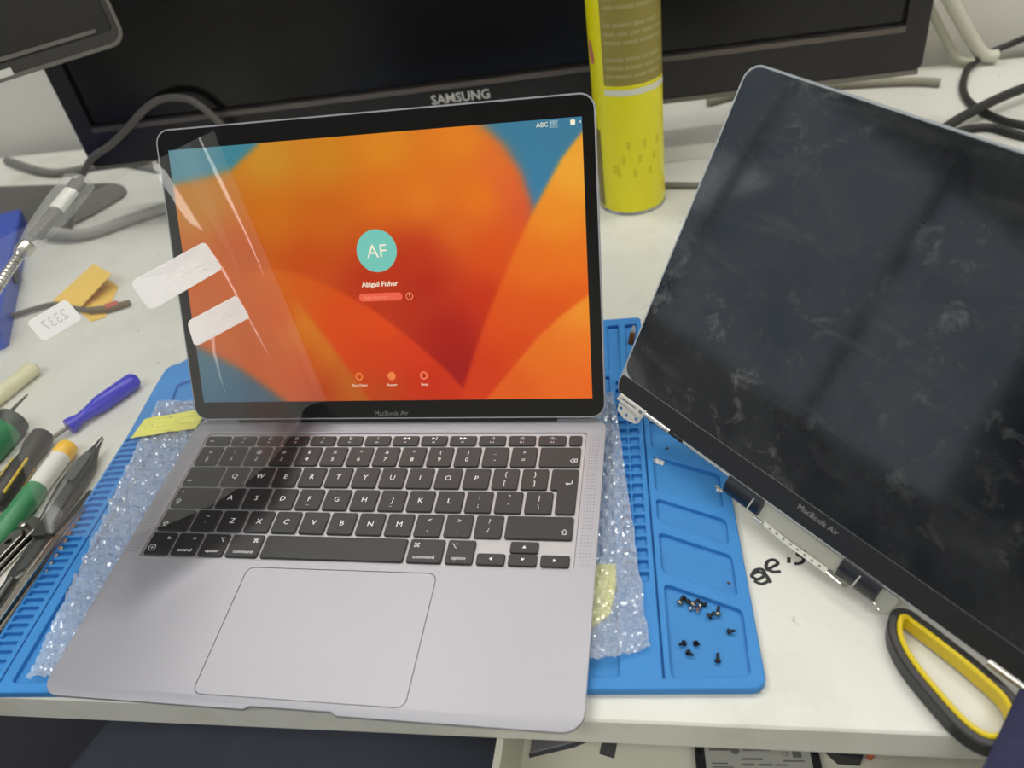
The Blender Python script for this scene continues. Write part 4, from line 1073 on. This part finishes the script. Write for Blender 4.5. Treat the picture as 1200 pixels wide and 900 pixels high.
# folded yellow note with the red-tipped probe
m_note = mat('note_yellow', (236, 196, 92), 0.7)
nt_ = thing('yellow_note', 'folded yellow paper note lying behind the tools', 'paper', (-390, 430, 0.3))
part('lower_leaf', prism([(-40, -10), (-18, 42), (24, 12), (42, -44), (30, -50), (6, -32)], 0, 0.4), m_note, nt_)
part('raised_leaf', ([(-40, -10, 0.5), (-18, 42, 12), (24, 12, 16), (6, -32, 3), (-40, -10, 0.1), (-18, 42, 11.6), (24, 12, 15.6), (6, -32, 2.6)], [(0, 1, 2, 3), (7, 6, 5, 4), (0, 1, 5, 4), (1, 2, 6, 5), (2, 3, 7, 6), (3, 0, 4, 7)]), m_note, nt_)
pr = thing('test_probe', 'dark probe lead with a red tip beside the folded yellow note', 'probe', (-352, 396, 0))
part('lead', tube(smooth_path([(-110, -10, 4), (-70, 12, 4), (-40, 4, 4), (-14, -2, 4)]), 2.6, 8), mat('lead_grey', (96, 92, 84), 0.6), pr)
part('grip', tube([(-16, -2, 4), (4, 0, 4), (22, 10, 4)], [3.6, 4, 3], 10), mat('probe_brown', (110, 96, 70), 0.6), pr)
part('tip', tube([(2, 0, 5), (12, 6, 5)], [4.4, 4], 10), mat('probe_red', (190, 84, 70), 0.5), pr)

m_steel2 = mat('tool_steel', (150, 148, 142), 0.3, metal=1.0)
m_bluep = mat('driver_blue', (34, 30, 196), 0.3)
def driver(name, label, a, b, prof, mm, shaft_len, rs_=2.0, extra=None):
    """screwdriver: handle runs from a (end) to b (neck), shaft continues"""
    a, b = Vector(a), Vector(b); L = (b - a).length
    t = thing(name, label, 'screwdriver', tuple(a))
    M_ = along((0, 0, 0), b - a)
    part('handle', xf(lathe([(r_, z * L) for r_, z in prof], 18), M_), mm, t, smooth=40)
    if shaft_len:
        part('shaft', xf(lathe([(rs_, L - 2), (rs_, L + shaft_len * .92), (rs_ * .4, L + shaft_len)], 10), M_), m_steel2, t)
    return t, M_, L
driver('blue_screwdriver', 'small screwdriver with a bright blue plastic handle beside the mat', (-250, 281, 7.8), (-279, 222, 7),
       [(4.6, 0), (6.9, .04), (7.4, .1), (7.6, .55), (5.4, .70), (4.4, .84), (6.4, .95), (6.6, 1.0)], m_bluep, 95, 1.8)
gdir = (Vector((-258, 108, 10)) - Vector((-262, 200, 10)))
t, M_, L = driver('green_screwdriver', 'screwdriver with a green and white handle and yellow end cap', (-262.5, 200, 8.6), (-259, 100, 8),
       [(6.6, .06), (7.4, .12), (7.4, .44), (7.5, .45)], mat('driver_white', (222, 220, 214), 0.35), 0)
part('end_cap', xf(lathe([(4.5, 0), (7.2, .02 * L), (7.9, .05 * L), (7.9, .13 * L), (7.2, .14 * L)], 18), M_), mat('driver_yellow', (238, 186, 36), 0.35), t)
part('grip', xf(lathe([(7.5, .45 * L), (8.3, .5 * L), (8.3, .85 * L), (6, .97 * L), (4.5, L)], 18), M_), mat('driver_green', (58, 132, 88), 0.4), t)
part('shaft', xf(lathe([(3, L - 1), (3, L + 60), (1.5, L + 66)], 10), M_), m_steel2, t)
t, M_, L = driver('black_screwdriver', 'black screwdriver with yellow stripes lying beside the green one', (-293, 212, 9.2), (-284, 136, 8.6),
       [(5, 0), (8.6, .04), (9, .2), (7, .34), (8.2, .5), (8.4, .9), (5.6, 1.0)], mat('driver_black', (52, 51, 48), 0.45), 70, 2.6)
for k in range(4):
    a = R(40 + 90 * k)
    part('stripe', xf(tube([(7.8 * math.cos(a), 7.8 * math.sin(a), .44 * L), (8.4 * math.cos(a), 8.4 * math.sin(a), .9 * L)], 1.2, 6), M_), mat('stripe_yellow', (200, 172, 60), 0.4), t)
t, M_, L = driver('round_screwdriver', 'stubby screwdriver with a black end and green handle behind the black one', (-328, 226, 13), (-330, 180, 12),
       [(8, 0), (13, .05), (13, .3), (12.6, .32)], mat('driver_dark', (58, 64, 60), 0.5), 40, 2.6)
part('grip', xf(lathe([(13, .3 * L), (13.6, .36 * L), (13.6, .9 * L), (8, L)], 18), M_), mat('driver_green', (58, 132, 88)), t)
t = thing('glue_stick', 'thick cream-coloured glue stick lying past the screwdrivers', 'glue stick', (-365, 300, 7.2))
part('stick', xf(lathe([(5, 0), (7, 1), (7, 88), (5, 90)], 18), along((0, 0, 0), (-16, -70, 0))), mat('glue_cream', (224, 220, 182), 0.4), t)
part('nozzle_end', xf(lathe([(4.6, -1.5), (5.2, 0.4)], 14), along((0, 0, 0), (-16, -70, 0))), mat('glue_end', (206, 200, 160), 0.5), t)
t = thing('steel_pick', 'thin steel pick lying across the green screwdriver handle', 'pick', (-333, 252, 16))
part('needle', tube([(0, 0, 0), (2, -22, 2), (4, -70, 10)], [0.8, 1.6, 1.8], 8), m_steel2, t)
part('handle', tube([(4, -66, 9.4), (6, -110, 14)], [2.6, 2.6], 10), mat('pick_handle', (120, 118, 112), 0.4, metal=0.6), t)
# tweezers
def tweezers(label, a, b, wd, mm, inset=None, z=3.0):
    a, b = Vector(a), Vector(b); L = (b - a).length; ang = math.atan2(b.y - a.y, b.x - a.x)
    t = thing('tweezers', label, 'tweezers', (a.x, a.y, z), (0, 0, ang), None)
    for s in (0, 1):
        V = [(0, 0), (L * .12, 1.0), (L * .3, wd * .45), (L * .55, wd * .5), (L * .8, wd * .42), (L, wd * .36), (L, -wd * .36), (L * .8, -wd * .42), (L * .55, -wd * .5), (L * .3, -wd * .45), (L * .12, -1.0)]
        g = prism(V, 0, 1.2, .2)
        g = ([(x, y, zz + (s * 2 - 1) * (1 + 3.4 * math.sin(math.pi * min(1, x / L))) + 5) for x, y, zz in g[0]], g[1])
        arm = part('arm', g, mm, t)
        if s and inset:
            gi = prism(rrect(L * .22, L * .52, -wd * .28, wd * .28, wd * .2), 1.2, 1.6, .1)
            part('grip_pad', ([(x, y, zz + (1 + 3.4 * math.sin(math.pi * min(1, x / L))) + 5) for x, y, zz in gi[0]], gi[1]), inset, arm)
    part('weld', prism(rrect(L - 12, L + 2, -wd * .36, wd * .36, 2), 3.2, 7.6, .3), mm, t)
    return t
m_gun = mat('gunmetal', (86, 90, 88), 0.35, metal=0.8)
tweezers('dark grey pointed tweezers beside the left edge of the mat', (-238, 208, 0), (-229, 112, 0), 15, m_gun, mat('gun_pad', (66, 72, 70), 0.45))
tweezers('long steel tweezers lying closest to the mat', (-212, 140, 0), (-214, 20, 0), 7, m_steel2, None, 1.0)
sp = thing('pry_tool', 'dark steel pry tool with a flat paddle end beside the tweezers', 'pry tool', (-229, 118, 0.2))
part('paddle', prism(roundp([(-6, -4), (6, -2), (8, -34), (2, -42), (-4, -42), (-6, -36)], 3), 1, 6, 1), m_gun, sp)
part('inlay', prism(roundp([(-1, -6), (5, -6), (6, -32), (0, -36)], 2), 6, 6.4, .1), mat('inlay_dark', (60, 64, 62), 0.5), sp)
part('rod', tube([(0, -40, 4.4), (4, -100, 4.4)], [3.2, 4.4], 12), m_gun, sp)
part('end_nut', xf(lathe([(5.2, 0), (5.2, 8), (4, 9)], 14), along((4, -98, 5.2), (4.6, -110, 5.2))), m_steel2, sp)
nc = thing('nail_clipper', 'shiny steel nail clipper with a round hole beside the pry tool', 'clipper', (-249, 92, 0.2), (0, 0, R(82)))
for z in (0, 5):
    part('jaw', prism(roundp([(-30, -5), (28, -7), (34, -5), (34, 5), (28, 7), (-30, 5)], 2), z, z + 2.2, .4, [[(14 + 2.6 * math.cos(k * math.pi / 6), 2.6 * math.sin(k * math.pi / 6)) for k in range(12)]] if z else []), m_steel2, nc)
part('lever', prism(roundp([(-34, -4), (20, -5), (26, 0), (20, 5), (-34, 4)], 2), 8.4, 10.2, .4, [[(12 + 2.4 * math.cos(k * math.pi / 6), 2.4 * math.sin(k * math.pi / 6)) for k in range(12)]]), m_steel2, nc)
part('rivet', mv(lathe([(3, 0), (3, 12), (1, 12.6)], 14), 26, 0, 0), m_steel2, nc)
part('cutting_edge', prism([(33, -5), (37, -5), (37, 5), (33, 5)], 0.2, 7, .3), m_steel2, nc)
t = thing('steel_ruler', 'narrow steel ruler lying along the left edge of the mat', 'ruler', (-223, 150, 0.2), (0, 0, R(-4)))
part('strip', box(-2.8, 2.8, -150, 10, 0, 0.9), m_steel2, t)
part('ticks', join(*[box(-2.6, -1.2 if k % 5 else 0, -146 + 3 * k, -145.4 + 3 * k, 0.9, 0.95) for k in range(50)]), m_ink, t, smooth=0)
